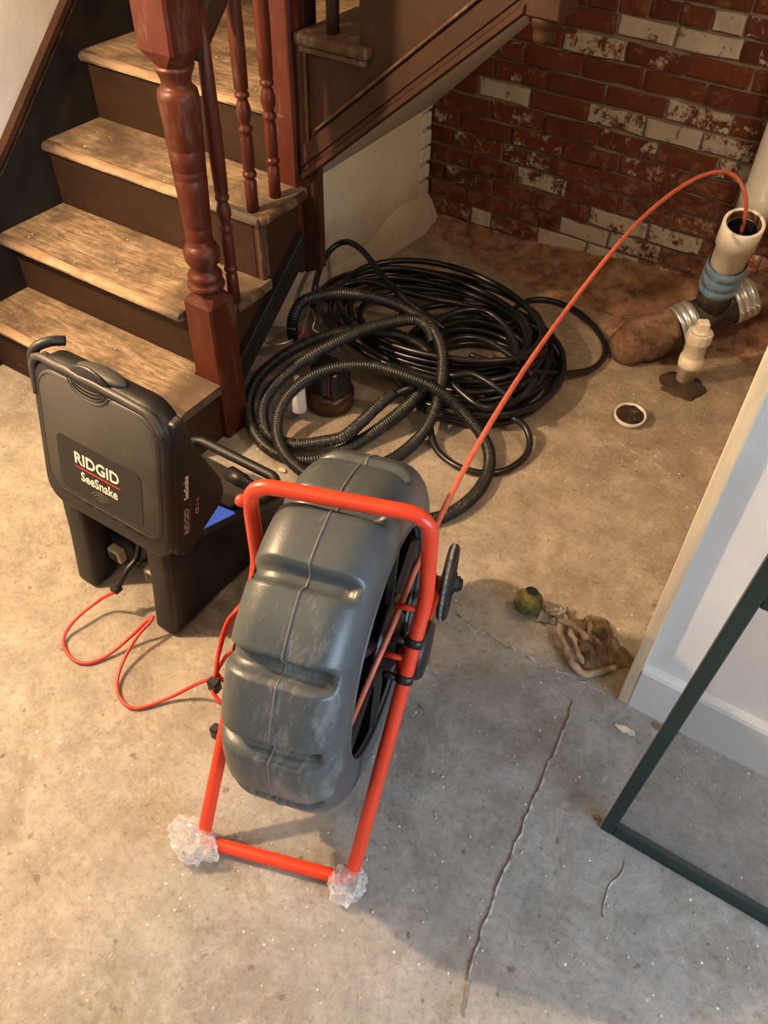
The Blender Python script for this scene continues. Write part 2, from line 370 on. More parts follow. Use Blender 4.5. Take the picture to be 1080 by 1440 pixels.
WB = struct('wall_back', B(-2.4, 2.6, YB+.012, YB+.15, -.1, 2.5), M['mortar'], 'old brick wall with mortar joints and remains of white paint')
# partition wall at right
struct('wall_right', B(-.045, 2.6, 1.168, 1.29, 0, 2.5), M['drywall'], 'short white drywall partition in front of the brick alcove')
tr = struct('trim_1', B(-.0705, -.045, 1.148, 1.295, 0, 2.5, r=.002), M['stripwood'], 'bare wood strip on the end of the partition')
bb = bmesh.new(); prism(bb, [(1.1675, 0), (1.148, 0), (1.146, .135), (1.150, .143), (1.158, .146), (1.1675, .148)], 'x', -.0448, 2.55)
struct('baseboard_right', bb, M['basewhite'], 'tall white painted baseboard on the partition')
struct('wall_far_right', B(2.6, 2.7, -2.1, 3, 0, 2.5), M['dull'], 'plain grey wall on the daylight side')
struct('wall_front', B(-2.4, 2.7, -2.1, -2.0, 0, 2.5), M['dull'], 'plain grey wall behind the viewer')
struct('ceiling', B(-2.4, 2.7, -2.1, 3.0, 2.5, 2.6), M['dull'], 'plain ceiling')
# bricks, one object each
brick_meshes = []
for k in range(7):
    t = bmesh.new(); bmesh.ops.create_cube(t, size=1); rr = random.Random(k)
    bmesh.ops.subdivide_edges(t, edges=[e for e in t.edges if abs(e.verts[0].co.x-e.verts[1].co.x) > .5], cuts=2)
    bev = [e for e in t.edges if all(v.co.y < -.4 for v in e.verts) and (abs(abs(e.verts[0].co.x)-.5) < .01 and abs(abs(e.verts[1].co.x)-.5) < .01 or abs(e.verts[0].co.z-e.verts[1].co.z) < .01)]
    for v in t.verts:
        v.co.x += rr.uniform(-.016, .016); v.co.z += rr.uniform(-.045, .045); v.co.y += rr.uniform(-.04, .04)
    bmesh.ops.bevel(t, geom=bev, offset=.05, segments=1, affect='EDGES')
    me = bpy.data.meshes.new('brick'); bmesh.ops.recalc_face_normals(t, faces=t.faces); t.to_mesh(me); t.free(); me.materials.append(M['brick']); brick_meshes.append(me)
JO = {-1: [-1.62, -1.352, -1.132, -.92, -.71, -.5, -.29, -.08], 0: [-1.62, -1.459, -1.249, -1.029, -.81, -.6, -.39, -.18, .03], 1: [-1.62, -1.421, -1.328, -1.125, -.92, -.711, -.5, -.3, -.1],
      2: [-1.62, -1.448, -1.242, -1.041, -.845, -.64, -.43, -.22, -.01], 3: [-1.63, -1.556, -1.345, -1.147, -.933, -.708, -.508, -.3, -.1], 4: [-1.63, -1.453, -1.249, -1.04, -.834, -.636, -.43, -.22, -.01],
      5: [-1.63, -1.528, -1.319, -1.12, -.918, -.713, -.5, -.3, -.1], 6: [-1.63, -1.502, -1.286, -1.08, -.87, -.66, -.45, -.24, -.03], 7: [-1.6, -1.384, -1.166, -.96, -.747, -.54, -.33, -.12],
      8: [-1.62, -1.444, -1.236, -1.013, -.808, -.612, -.4, -.2, 0], 9: [-1.6, -1.38, -1.18, -.965, -.75, -.537, -.33, -.12], 10: [-1.48, -1.274, -1.063, -.848, -.643, -.43, -.22, -.01],
      11: [-1.35, -1.144, -.926, -.727, -.516, -.31, -.1], 12: [-1.39, -1.18, -.971, -.778, -.573, -.37, -.16], 13: [-1.28, -1.18, -1.08, -.98, -.881, -.784, -.683, -.584, -.48, -.38, -.28, -.18],
      14: [-1.2, -1.0, -.79, -.58, -.37, -.16], 15: [-1.1, -.89, -.68, -.47, -.26, -.05], 16: [-1.0, -.79, -.58, -.37, -.16]}
WH = [(11, -1.07, .7), (9, -1.26, .6), (8, -1.34, 1), (8, -.91, .8), (5, -1.42, .45), (12, -.87, 1), (12, -.66, 1), (13, -.63, 1), (14, -1.03, 1), (15, -.78, .9), (9, -.65, .9), (8, -.72, 1), (8, -.50, .8), (13, -.53, .5), (12, -.5, .5), (9, -.48, .5),
      (11, -.86, .4), (4, -1.13, .8), (3, -1.39, .5), (1, -1.37, 1), (1, -1.51, .5), (2, -.95, 1), (1, -1.02, 1), (1, -1.2, .4), (3, -.8, 1), (3, -.6, .9), (2, -.73, .7), (1, -.85, 1), (1, -.65, .4), (7, -.45, .8), (6, -.77, .4), (5, -1.22, .4), (4, -.5, .5), (7, -.85, .4), (10, -1.4, .4)]
ci = lambda k: .012 + .0693*k
for k, js in JO.items():
    zc = ci(k) if k < 12 else .8437 + (k-12)*.064
    for a, b_ in zip(js, js[1:]):
        xm = (a+b_)/2; wv = max([q for kk, xx, q in WH if kk == k and a-.02 < xx < b_+.02] or [0])
        mm = 'brick_white' if wv >= .95 else 'brick_most' if wv >= .65 else 'brick_half' if wv > 0 else ('brick_half' if rnd.random() < .06 else 'brick')
        o = bpy.data.objects.new('brick', rnd.choice(brick_meshes)); COL.objects.link(o); o.parent = WB
        o.scale = (b_-a-.0105, .06, .0693-.0115 if k < 12 else .054); o.location = (xm, YB+.03+rnd.uniform(-.003, .004), zc+rnd.uniform(-.0015, .0015))
        o.rotation_euler = (rnd.uniform(-.02, .02), rnd.uniform(-.008, .008), rnd.uniform(-.006, .006))
        if rnd.random() < .5: o.rotation_euler[1] += math.pi
        o.material_slots[0].link = 'OBJECT'; o.material_slots[0].material = M[mm]
# closet panel under the landing (its toothed end meets the bricks)
cp = bmesh.new(); prism(cp, [(1.60, -.02), (2.80, -.02), (2.80, .60), (2.3, .70), (1.90, .70), (1.84, .54), (1.60, .28)], 'x', -1.66, -1.625)
CL = struct('wall_under_stairs', cp, M['closet'], 'grimy white plaster panel closing the space under the landing')
for i in range(9):
    z0 = .06+i*.066
    tag(obj('plaster_key', B(-1.66, -1.618+rnd.uniform(-.004, .004), 2.795, 2.868+rnd.uniform(-.01, .0), z0, z0+.052, r=.004), M['closet'], CL))
# bulging plaster foot along the panel
bf = bmesh.new(); rows = []
for i in range(30):
    y = 1.62+i*(2.86-1.62)/29; wd = .012+.055*max(0, (y-2.25)/.6)+.006*noise.noise(Vector((y*9, 0, 1))); h = .09+.05*noise.noise(Vector((y*4, 3, 1)))+.05*max(0, (y-2.3)/.5)
    rows.append([bf.verts.new((-1.63, y, h)), bf.verts.new((-1.62+wd*.35, y, h*.75)), bf.verts.new((-1.62+wd*.8, y, h*.3)), bf.verts.new((-1.62+wd, y, -.01))])
for a, c in zip(rows, rows[1:]):
    for k in range(3): bf.faces.new((a[k], a[k+1], c[k+1], c[k]))
obj('plaster_foot', bf, M['closet'], CL, True)
# crumbled brick dust heaped at the foot of the brick wall
db = bmesh.new(); NX, NY = 90, 16; gr = []
for i in range(NX+1):
    row = []; x = -1.60 + i*(1.75)/NX
    for j in range(NY+1):
        t = j/NY; wdt = .10+.10*max(0, min(1, (x+1.45)/.5)) + .05*noise.noise(Vector((x*5, 1, 0))); y = 2.873 - t*wdt*1.3
        h = (.045+.06*max(0, min(1, (x+1.2)/.5)))*(1-t)**1.3 + .012*noise.noise(Vector((x*22, y*22, 0)))*(1-t) - .004*t
        row.append(db.verts.new((x, y, h+.004*noise.noise(Vector((x*70, y*70, 2))))))
    gr.append(row)
for i in range(NX):
    for j in range(NY): db.faces.new((gr[i][j], gr[i+1][j], gr[i+1][j+1], gr[i][j+1]))
root('brick_dust_heap', db, M['dirt'], 'reddish heap of crumbled brick dust along the foot of the brick wall', 'rubble', True, 'stuff')
# ------------------------------------------------------------------ staircase
ST = empty('staircase', (-1.85, 1.2, 0), 'old dark wooden staircase with worn bare treads and turned red balusters', 'staircase')
XR = -1.44
risers = [1.20, 1.375, 1.59, 1.807]; noses = [1.165, 1.318, 1.565, 1.775]; backs = [1.375, 1.59, 1.807, 2.86]
for i in range(4):
    zt = .2*(i+1)
    obj('riser', B(XW+.002, XR-.002, risers[i], risers[i]+.02, zt-.2, zt-.028), M['riser'], ST)
    # tread with walked-down nosing
    t = bmesh.new(); n = 36; xr = -1.39 if i == 0 else -1.405
    if i == 3: xr = -1.46
    prof = [(backs[i]+.02, zt), (noses[i]+.030, zt), (noses[i]+.012, zt-.002), (noses[i]+.002, zt-.009), (noses[i], zt-.016), (noses[i]+.006, zt-.026), (noses[i]+.02, zt-.029), (backs[i]+.02, zt-.029)]
    if i == 0: rng = (XW+.002, -1.39)
    rows = []
    for k in range(n+1):
        x = XW+.002 + (xr-XW-.002)*k/n; m = max(0, 1-((x+1.88)/.30)**2); m = m**.6; wob = noise.noise(Vector((x*14, i*7, 0)))*.003
        rr = []
        for q, (y, z) in enumerate(prof):
            if 1 <= q <= 4: z = z - m*(.011 if q < 4 else .006); y = y + (m*.008+wob)*(1 if q > 1 else 0)
            if i == 0 and y > 1.34 and x > -1.487: y = min(y, 1.334)
            if i == 1 and x > -1.487: y = max(y, 1.4345)
            rr.append(t.verts.new((x, y, z)))
        rows.append(rr)
    for a, c in zip(rows, rows[1:]):
        for q in range(8):
            f = t.faces.new((a[q], a[(q+1) % 8], c[(q+1) % 8], c[q])); 
            if q in (1, 2, 3): f.material_index = 1
    t.faces.new(rows[0]); t.faces.new(rows[-1][::-1])
    o = obj('tread', t, M['tread'], ST); o.data.materials.append(M['nosing'])
    if i in (1, 2):
        e = bmesh.new(); tube(e, [Vector((xr+.002, y, zt-.0145)) for y in (max(noses[i]+.012, 1.452), max(noses[i]+.012, 1.452)+.04, max(noses[i]+.012, 1.452)+.06, backs[i]-.035)], .0145, 10); obj('return_nosing', e, M['greywood'], ST, True)
# step end panels and skirt
e = bmesh.new(); box(e, XR-.02, XR+.03, 1.20, 1.334, 0, .17); obj('step_end_panel', e, M['brown'], ST)
e = bmesh.new(); prism(e, [(1.435, .16), (1.435, .37), (1.592, .37), (1.592, .571), (1.775, .571), (1.775, .40), (1.70, .40)], 'x', XR-.012, XR+.008); obj('side_stringer', e, M['brown'], ST)
e = bmesh.new(); prism(e, [(1.436, .125), (1.436, .21), (1.774, .475), (1.774, .39)], 'x', XR+.008, XR+.034, r=.003, seg=1); obj('stringer_moulding', e, M['black_skirt'], ST)
e = bmesh.new(); prism(e, [(1.436, .11), (1.436, .15), (1.774, .415), (1.774, .375)], 'x', XR-.02, XR+.018); obj('stringer_moulding', e, M['brown'], ST)
for i in (1, 2):
    e = B(XR+.008, XR+.022, risers[i]-.002, risers[i]+.032, .2*i+.001, .2*i+.17, r=.003); obj('corner_strip', e, M['greywood'], ST)
e = bmesh.new(); prism(e, [(1.12, .0), (1.12, .36), (1.433, .62), (2.6, 1.68), (2.6, .0)], 'x', XW, XW+.012); obj('wall_skirt', e, M['black_skirt'], ST)
e = bmesh.new(); dy, dz = .9, .82
prism(e, [(1.12, .345), (1.12, .375), (1.433, .635), (2.6, 1.70), (2.6, 1.67), (1.433, .605)], 'x', XW, XW+.028, r=.003, seg=1); obj('skirt_cap', e, M['brown'], ST)
e = bmesh.new(); prism(e, [(1.12, .325), (1.12, .331), (1.433, .591), (2.6, 1.656), (2.6, 1.650), (1.433, .585)], 'x', XW, XW+.02); obj('skirt_bead', e, M['greywood'], ST)
# turned posts
def square(bm, cx, cy, w, z0, z1, ct=0, cb=0, k=.30):
    """square block, optional rounded-in ends"""
    h = w/2; secs = []
    if cb: secs += [(z0, k), (z0+cb*.35, .68), (z0+cb, 1)]
    else: secs += [(z0, 1)]
    if ct: secs += [(z1-ct, 1), (z1-ct*.35, .72), (z1, k)]
    else: secs += [(z1, 1)]
    rings = []
    for z, s in secs:
        c = .12*h if s == 1 else .5*h
        r = h*(s if s < 1 else 1); r = max(r, h*.62) if s < 1 else r; c = min(c, r*.6)
        rings.append([bm.verts.new((cx+x, cy+y, z)) for x, y in ((-r+c, -r), (r-c, -r), (r, -r+c), (r, r-c), (r-c, r), (-r+c, r), (-r, r-c), (-r, -r+c))])
    for a, b_ in zip(rings, rings[1:]):
        for i in range(8): bm.faces.new((a[i], a[(i+1) % 8], b_[(i+1) % 8], b_[i]))
    bm.faces.new(rings[0][::-1]); bm.faces.new(rings[-1])
NX_, NY_ = -1.4375, 1.385
e = bmesh.new()
square(e, NX_, NY_, .098, 0.0, .475, ct=.035)
NP = obj('newel_post', e, M['redwood'], ST)
e = bmesh.new()
lathe(e, [(.470, .038), (.478, .047), (.486, .050), (.494, .047), (.498, .041), (.506, .045), (.514, .046), (.522, .041), (.530, .033), (.538, .034), (.55, .042), (.565, .0465), (.582, .0465), (.596, .041), (.600, .036), (.604, .034), (.612, .034), (.614, .0325), (.617, .034), (.645, .0345), (.648, .033), (.652, .035),
          (.74, .0385), (.770, .040), (.772, .0385), (.776, .040), (.790, .0405), (.793, .039), (.796, .041), (.84, .0425), (.843, .041), (.846, .043), (.93, .0465), (.955, .047), (.968, .045), (.975, .038), (.978, .034), (.990, .034), (1.0, .037), (1.012, .043), (1.02, .046)], (NX_, NY_, 0), n=32)
obj('turned_shaft', e, M['redwood'], NP, True)
e = bmesh.new(); square(e, NX_, NY_, .104, 1.005, 1.62, cb=.05); obj('top_block', e, M['redwood'], NP)
def baluster(x, y, z0, top, mat='redwood', base='greywood'):
    e = bmesh.new(); r = .0165
    prof = [(0, r), (.085, r), (.09, .0125), (.094, .012), (.098, .018), (.104, .019), (.110, .017), (.113, .013), (.118, .0155), (.16, .017), (.20, .016), (.208, .0125), (.214, .019), (.222, .0195), (.228, .013), (.234, .0135), (.25, .0185), (.265, .019), (.285, .014), (.290, .012), (.296, .018), (.304, .018), (.308, .0125), (.314, .0175), (.42, .019), (.60, .0165), (top-z0, .014)]
    lathe(e, prof, (x, y, z0-.004), n=16); o = obj('baluster', e, M[mat], ST, True); return o
baluster(-1.418, 1.463, .40, 1.12); baluster(-1.442, 1.600, .60, 1.26); baluster(-1.445, 1.700, .60, 1.36)
baluster(-1.325, 1.822, 1.0, 1.75, 'brown'); 
e = bmesh.new(); M4 = Matrix.Translation((-1.4375, 1.62, 1.215)) @ Matrix.Rotation(math.radians(43), 4, 'X'); box(e, -.03, .03, -.27, .27, -.035, .035, r=.014, seg=2, M=M4); obj('handrail', e, M['brown'], ST)
# second newel at the turn, hanging below the landing
e = bmesh.new(); box(e, -1.52, -1.425, 1.776, 1.835, .33, 1.75, r=.006); obj('corner_post', e, M['redwood'], ST)
e = bmesh.new(); box(e, -1.52, -1.4255, 1.8352, 1.893, .34, 1.75, r=.004); obj('corner_post', e, M['brown'], ST)
# upper flight front: board, mouldings, tread
YP = 1.792
e = bmesh.new(); prism(e, [(-1.4245, .33), (-1.366, .36), (-1.366, .66), (-.80, 1.14), (-.80, 1.7), (-1.226, 1.7), (-1.226, .972), (-1.4245, .972)], 'y', YP, YP+.025); obj('stringer_board', e, M['brown'], ST)
e = B(-1.398, -1.384, YP-.008, YP, .65, .96, r=.002); obj('corner_strip', e, M['brown'], ST)
sl = (1.137-.639)/(1.402-.813)
def band(z0, z1, pr, mat, xa=-1.41, xb=-.80, r=.002):
    e = bmesh.new(); f = lambda x: .632+sl*(x+1.402)
    prism(e, [(xa, f(xa)+z0), (xb, f(xb)+z0), (xb, f(xb)+z1), (xa, f(xa)+z1)], 'y', YP-pr, YP, r=r, seg=1); obj('stringer_moulding', e, M[mat], ST)
band(0, .018, .026, 'brown'); band(.018, .036, .014, 'brown'); band(.036, .092, .018, 'brown'); band(.092, .099, .012, 'brown', -1.37); band(.099, .108, .022, 'greywood', -1.36)
e = bmesh.new(); box(e, -1.412, -1.19, 1.768, 2.86, .973, 1.0, r=.009, seg=2); obj('tread', e, M['greywood'], ST)
e = bmesh.new(); box(e, -1.40, -1.20, 1.776, 1.792, .955, .973, r=.004); obj('return_nosing', e, M['greywood'], ST)
obj('riser', B(-1.40, -1.38, 1.90, 2.86, .8, .972), M['riser'], ST)
obj('riser', B(-1.224, -1.2, 1.82, 2.86, 1.0, 1.172), M['brown'], ST)
obj('tread', B(-1.25, -1.0, 1.82, 2.86, 1.173, 1.2), M['tread'], ST)
# plaster soffit under the upper flight
e = bmesh.new(); f = lambda x: .632+sl*(x+1.402)
fb = lambda x: .484 + (x+1.60)*.96
ends = [(-1.62, -.3)]
for (y0, g0), (y1, g1) in (((1.818, f), (2.862, fb)),):
    v8 = [e.verts.new(p) for p in ((-1.62, y0, g0(-1.62)), (-.6, y0, g0(-.6)), (-.6, y1, g1(-.6)), (-1.62, y1, g1(-1.62)), (-1.62, y0, g0(-1.62)+.03), (-.6, y0, g0(-.6)+.03), (-.6, y1, g1(-.6)+.03), (-1.62, y1, g1(-1.62)+.03))]
    for q in ((0, 1, 2, 3), (7, 6, 5, 4), (0, 4, 5, 1), (1, 5, 6, 2), (2, 6, 7, 3), (3, 7, 4, 0)): e.faces.new([v8[k] for k in q])
obj('soffit', e, M['soffit'], ST)
# drop newel at the end of the stringer
e = bmesh.new(); box(e, -.813, -.722, 1.772, 1.862, 1.135, 1.75, r=.004); DN = obj('drop_newel', e, M['brown'], ST)
e = bmesh.new(); lathe(e, [(-.055, .012), (-.052, .022), (-.04, .026), (-.03, .024), (-.022, .03), (-.014, .036), (-.006, .038), (0, .036)], (-.7675, 1.817, 1.135), n=20); obj('drop_finial', e, M['brown'], DN, True)
# ------------------------------------------------------------------ inspection camera reel
CD = Vector((-.560, .746, .363)); yaw = .275; U = Vector((math.cos(yaw), math.sin(yaw), 0)); V = Vector((-U.y, U.x, 0)); Z = Vector((0, 0, 1)); RD = .333; WD = .205
RL = empty('pipe_inspection_reel', (CD.x, CD.y, 0), 'large grey ribbed plastic drum reel standing in a red tube frame', 'reel')
d = bmesh.new(); NT = 336
prof = [(WD/2-.012, .222), (WD/2-.003, .224), (WD/2, .230), (WD/2+.002, .262)]
rc = .058
for k in range(9):
    a = math.pi/2*k/8; prof.append((WD/2-rc+rc*math.cos(a), RD-rc+rc*math.sin(a)))
for k in range(1, 12): prof.append(((WD/2-rc)*(1-2*k/12), RD))
for k in range(9):
    a = math.pi/2*k/8; prof.append((-(WD/2-rc)-rc*math.sin(a), RD-rc+rc*math.cos(a)))
prof += [(-WD/2-.002, .262), (-WD/2, .23), (-WD/2+.01, .222)]
grooves = [math.radians(88+25.9*k) for k in range(-6, 8)]
rings = []
for i in range(NT):
    th = 2*math.pi*i/NT; ring = []
    g = 0
    for a in grooves:
        dlt = abs((th-a+math.pi) % (2*math.pi)-math.pi)*RD
        s_ = max(0, min(1, 1-(dlt-.009)/.013)); g = max(g, s_*s_*(3-2*s_))
    for (uo, r) in prof:
        kk = 1.0
        if uo > WD*.33: kk = max(0, 1-(uo-WD*.33)/(WD*.10))
        dep = .029*g*kk if r > .27 else 0
        # shallow panel step along the seam (centre line)
        rr = r-dep
        ring.append(d.verts.new(CD + U*uo + (V*math.cos(th)+Z*math.sin(th))*rr))
    rings.append(ring)
for i in range(NT):
    a, b_ = rings[i], rings[(i+1) % NT]
    for k in range(len(prof)-1): d.faces.new((a[k], a[k+1], b_[k+1], b_[k]))
DR = obj('drum', d, M['drum'], RL, True)
# mould seam ridge following the ribs
sm = bmesh.new(); pts = []
for i in range(NT):
    th = 2*math.pi*i/NT; g = 0
    for a in grooves:
        dlt = abs((th-a+math.pi) % (2*math.pi)-math.pi)*RD; s_ = max(0, min(1, 1-(dlt-.009)/.013)); g = max(g, s_*s_*(3-2*s_))
    pts.append(CD + (V*math.cos(th)+Z*math.sin(th))*(RD-.029*g+.0006))
tube(sm, pts, .0016, 6, closed=True); obj('mould_seam', sm, M['seam'], DR, True)
sm = bmesh.new(); tube(sm, [CD + U*(WD/2-.002) + (V*math.cos(2*math.pi*i/120)+Z*math.sin(2*math.pi*i/120))*.2255 for i in range(120)], .0042, 8, closed=True); obj('opening_lip', sm, M['drum'], DR, True)
# inner basket, hub and coiled rod
ib = bmesh.new(); ring0 = []
for uo, r in [(WD/2-.012, .2225), (.06, .30), (-.06, .30), (-WD/2+.012, .2225)]:
    ring0.append([ib.verts.new(CD + U*uo + (V*math.cos(2*math.pi*i/96)+Z*math.sin(2*math.pi*i/96))*r) for i in range(96)])
for a, b_ in zip(ring0, ring0[1:]):
    for i in range(96): ib.faces.new((a[i], a[(i+1) % 96], b_[(i+1) % 96], b_[i]))
ib.faces.new(ring0[-1])
obj('drum_lining', ib, M['blackmat'], RL, False)
hb = bmesh.new(); lathe(hb, [(-.155, .02), (-.15, .045), (-.10, .05), (-.098, .085), (-.085, .085), (-.08, .06), (.09, .06), (.092, .09), (.10, .09), (.104, .06), (.118, .055), (.13, .02)], CD, U, 36); obj('hub', hb, M['black'], RL, True)
for s_ in (-1, 1):
    for k in range(6):
        sp = bmesh.new(); a = k*math.pi/3+.25; dr = V*math.cos(a)+Z*math.sin(a); tube(sp, [CD+U*s_*.088+dr*.06, CD+U*s_*.088+dr*.14, CD+U*s_*.088+dr*.228], .012, 6)
        obj('drum_spoke', sp, M['black'], RL)
hd = bmesh.new(); lathe(hd, [(.150, .03), (.152, .052), (.158, .058), (.175, .058), (.182, .052), (.184, .0)], CD - U*.004, U, 24); obj('hub_knob', hd, M['black'], RL, True)
hx = bmesh.new(); lathe(hx, [(.12, .016), (.16, .016)], CD, U, 12); obj('axle', hx, M['steel'], RL, True)
cr = bmesh.new(); pts = []
for i in range(260):
    t = i/259*2*math.pi*5; pts.append(CD + U*(-.05+.11*i/259) + (V*math.cos(t)+Z*math.sin(t))*(.285-.01*math.sin(i*.31)))
tube(cr, pts, .0065, 6); obj('coiled_rod', cr, M['rod'], RL, True)
# tube frame
FR = Vector((-.346, .475, .0145)); FLp = Vector((-.633, .376, .0145))
KR = Vector((-.4015, .792, .515)); KL = Vector((-.690, .690, .515)); TR = Vector((-.408, .799, .712)); TL = Vector((-.694, .694, .712))
hp = fillet([(FR+FLp)/2, FR, KR, TR, TL, KL, FLp, (FR+FLp)/2], .055, 8)
# softer top corners, tighter feet
top = fillet([(KR+TR)/2, TR, TL, (KL+TL)/2], .075, 10); low_r = fillet([(FR+FLp)/2, FR, KR, (KR+TR)/2], .03, 6); low_l = fillet([(KL+TL)/2, KL, FLp, (FR+FLp)/2], .03, 6)
loop = low_r + top[1:-1] + low_l; loop = resample(loop, .03)[:-1]
fr = bmesh.new(); tube(fr, loop, .0135, 14, closed=True); FRM = obj('frame_tube', fr, M['redtube'], RL, True)
AX = Vector((-.548, 1.150, .098)); uf = (FR-FLp).normalized(); AL = AX - uf*.36
rs = bmesh.new()
tube(rs, [AL+uf*.02, AX-uf*.0], .011, 12)
obj('rear_crossbar', rs, M['redtube'], FRM, True)
for s_, foot, ax, kk in ((1, FR, AX, KR), (-1, FLp, AL, KL)):
    b_ = bmesh.new(); mid = foot.lerp(kk, .62); tube(b_, [mid, ax + uf*s_*.000 + Vector((0, 0, .004))], .0105, 12); obj('side_rail', b_, M['redtube'], FRM, True)
    b_ = bmesh.new(); tube(b_, [foot.lerp(kk, .86)-uf*s_*.004, ax - uf*s_*.02 + Vector((0, 0, .012))], .011, 12); obj('rear_brace', b_, M['redtube'], FRM, True)
b_ = bmesh.new(); a0 = FR.lerp(KR, .72); tube(b_, [a0, CD+U*.12], .010, 10); obj('hub_arm', b_, M['redtube'], FRM, True)
b_ = bmesh.new(); a0 = FLp.lerp(KL, .72); tube(b_, [a0, CD-U*.135], .010, 10); obj('hub_arm', b_, M['redtube'], FRM, True)
for t_ in (.80, .96):
    b_ = bmesh.new(); tube(b_, [FR.lerp(KR, t_), FR.lerp(KR, t_)-uf*.05], .006, 8); obj('hub_arm', b_, M['redtube'], FRM, True)
for s_, ax in ((1, AX), (-1, AL)):
    b_ = bmesh.new(); lathe(b_, [(-.012, .060), (-.0118, .088), (-.007, .0945), (.007, .0945), (.0118, .088), (.012, .060), (.006, .05), (.006, .03), (.018, .028), (.02, .0), ], ax + uf*s_*.018, uf*s_, 40, caps=False)
    lathe(b_, [(-.018, .0), (-.018, .02), (.028, .02), (.030, .0)], ax + uf*s_*.018, uf*s_, 16)
    wh = obj('wheel', b_, M['tyre'], RL, True)
    b_ = bmesh.new(); lathe(b_, [(-.0035, .0948), (-.0025, .0955), (.0025, .0955), (.0035, .0948)], ax + uf*s_*.018, uf*s_, 40, caps=False); obj('tread_band', b_, M['tread_band'], wh, True)
    b_ = bmesh.new(); lathe(b_, [(.028, .016), (.034, .014), (.036, .008)], ax + uf*s_*.018, uf*s_, 12); obj('axle_cap', b_, M['black'], wh, True)
# black clips on the tube
for t_ in (.86, .74):
    p = FR.lerp(KR, t_); dr = (KR-FR).normalized(); b_ = bmesh.new(); lathe(b_, [(-.008, .0140), (-.008, .0165), (.008, .0165), (.008, .0140)], p, dr, 18, caps=False)
    lathe(b_, [(.012, .007), (.04, .007), (.042, .004)], p-dr*.004, -U, 10); obj('rod_clip', b_, M['black'], FRM, True)
p = TL.lerp(KL, .22); b_ = bmesh.new(); lathe(b_, [(0, .011), (.012, .011), (.017, .007)], p - uf*.008, -uf, 12); obj('end_stud', b_, M['redtube'], FRM, True)
# seams: cable guide fin at the rear left of drum
# orange push rod
rod_px = [(470, 1075, .12), (520, 953, .20), (552, 880, .26), (578, 815, .30), (592, 780, .33), (612, 742, .36), (640, 678, .40), (680, 610, .45), (726, 540, .50), (780, 460, .55), (835, 385, .60), (885, 330, .64), (930, 285, .67)]
RT = Vector((-.358, 2.60, .470))
rp = [onz(x, y, z) for x, y, z in rod_px]
# run smoothly to the riser mouth in space
P0 = onz(470, 1075, .10)
anch = [CD+U*.075+V*(-.10)-Z*.245, CD+U*.09-V*.0-Z*.15]
def along(px, py, y):
    dd = ray(px, py); return Vector((0, 0, CAMH)) + dd*(y/dd.y)
ys = [(470, 1070, .56), (520, 953, .66), (552, 880, .745), (582, 805, .84), (612, 742, .94), (650, 665, 1.08), (700, 578, 1.27), (752, 498, 1.50), (810, 418, 1.75), (862, 352, 1.93), (905, 305, 2.12), (950, 268, 2.28), (990, 246, 2.39), (1022, 242, 2.455), (1041, 256, 2.475), (1049, 280, 2.48), (1048, 303, 2.49), (1043, 325, 2.51)]
rp = [along(*q) for q in ys]; rp.append(rp[-1] + Vector((-.010, .030, -.05)))
b_ = bmesh.new(); tube(b_, catmull(rp, .02), .0058, 10); root('push_rod', b_, M['rod'], 'pink orange push rod arching from the reel up into the open white pipe', 'cable', True)
# crumpled clear wrap on the feet
def crumple(c, r, seed, sc=(1, 1, 1)):
    b_ = bmesh.new()
    for lay in (1.0, .78):
        t = bmesh.new(); bmesh.ops.create_icosphere(t, subdivisions=4, radius=1); q_ = random.Random(seed+int(lay*10))
        for v in t.verts:
            q = v.co.copy(); o3 = Vector((seed, lay*5, 0)); n1 = noise.noise(q*1.7+o3); n2 = 1-abs(noise.noise(q*3.4+o3))*2; n3 = 1-abs(noise.noise(q*7.5+o3))*2
            k = (1+.40*n1+.26*n2+.15*n3+q_.uniform(-.03, .03))*lay; v.co = Vector((q.x*sc[0], q.y*sc[1], q.z*sc[2]))*k*r + Vector(c); v.co.z = max(v.co.z, .002)
        merge(b_, t)
    return b_
root('foot_wrap', crumple((-.645, .366, .024), .030, 3, (1.5, 1.05, .85)), M['wrap'], 'crumpled clear plastic wrap around the left foot of the red frame', 'plastic wrap', group='plastic wraps on the frame feet')
root('foot_wrap', crumple((-.347, .466, .022), .026, 9, (1.1, 1.1, .85)), M['wrap'], 'smaller crumpled clear plastic wrap around the right foot of the red frame', 'plastic wrap', group='plastic wraps on the frame feet')
# ------------------------------------------------------------------ monitor
MN = empty('inspection_monitor', (-1.17, .8, 0), 'black and grey flip-up inspection monitor standing on two splayed legs', 'monitor')
# base with two front legs
for x0, x1, s_ in ((-1.352, -1.286, -1), (-1.084, -1.022, 1)):
    b_ = bmesh.new(); prism(b_, [(.708, .004), (.780, .004), (.835, .13), (.80, .33), (.742, .33), (.728, .16)], 'x', x0, x1, r=.012, seg=3); obj('leg', b_, M['monblack'], MN, True)
for x0, x1 in ((-1.356, -1.325), (-1.05, -1.018)):
    b_ = bmesh.new(); prism(b_, [(.716, .010), (1.03, .002), (1.16, .095), (1.16, .125), (.84, .245), (.75, .30)], 'x', x0, x1, r=.008, seg=2); obj('side_cheek', b_, M['monblack'], MN, True)
b_ = bmesh.new(); prism(b_, [(.800, .055), (1.04, .02), (1.13, .10), (.84, .20), (.81, .20)], 'x', -1.326, -1.049, r=.006); obj('base_tray', b_, M['monblack'], MN, True)
for xa, ya in ((-1.252, .80), (-1.135, .80)):
    b_ = bmesh.new(); box(b_, xa-.04, xa+.04, .79, .86, .05, .13, r=.01, seg=2); obj('connector_housing', b_, M['blackmat'], MN)
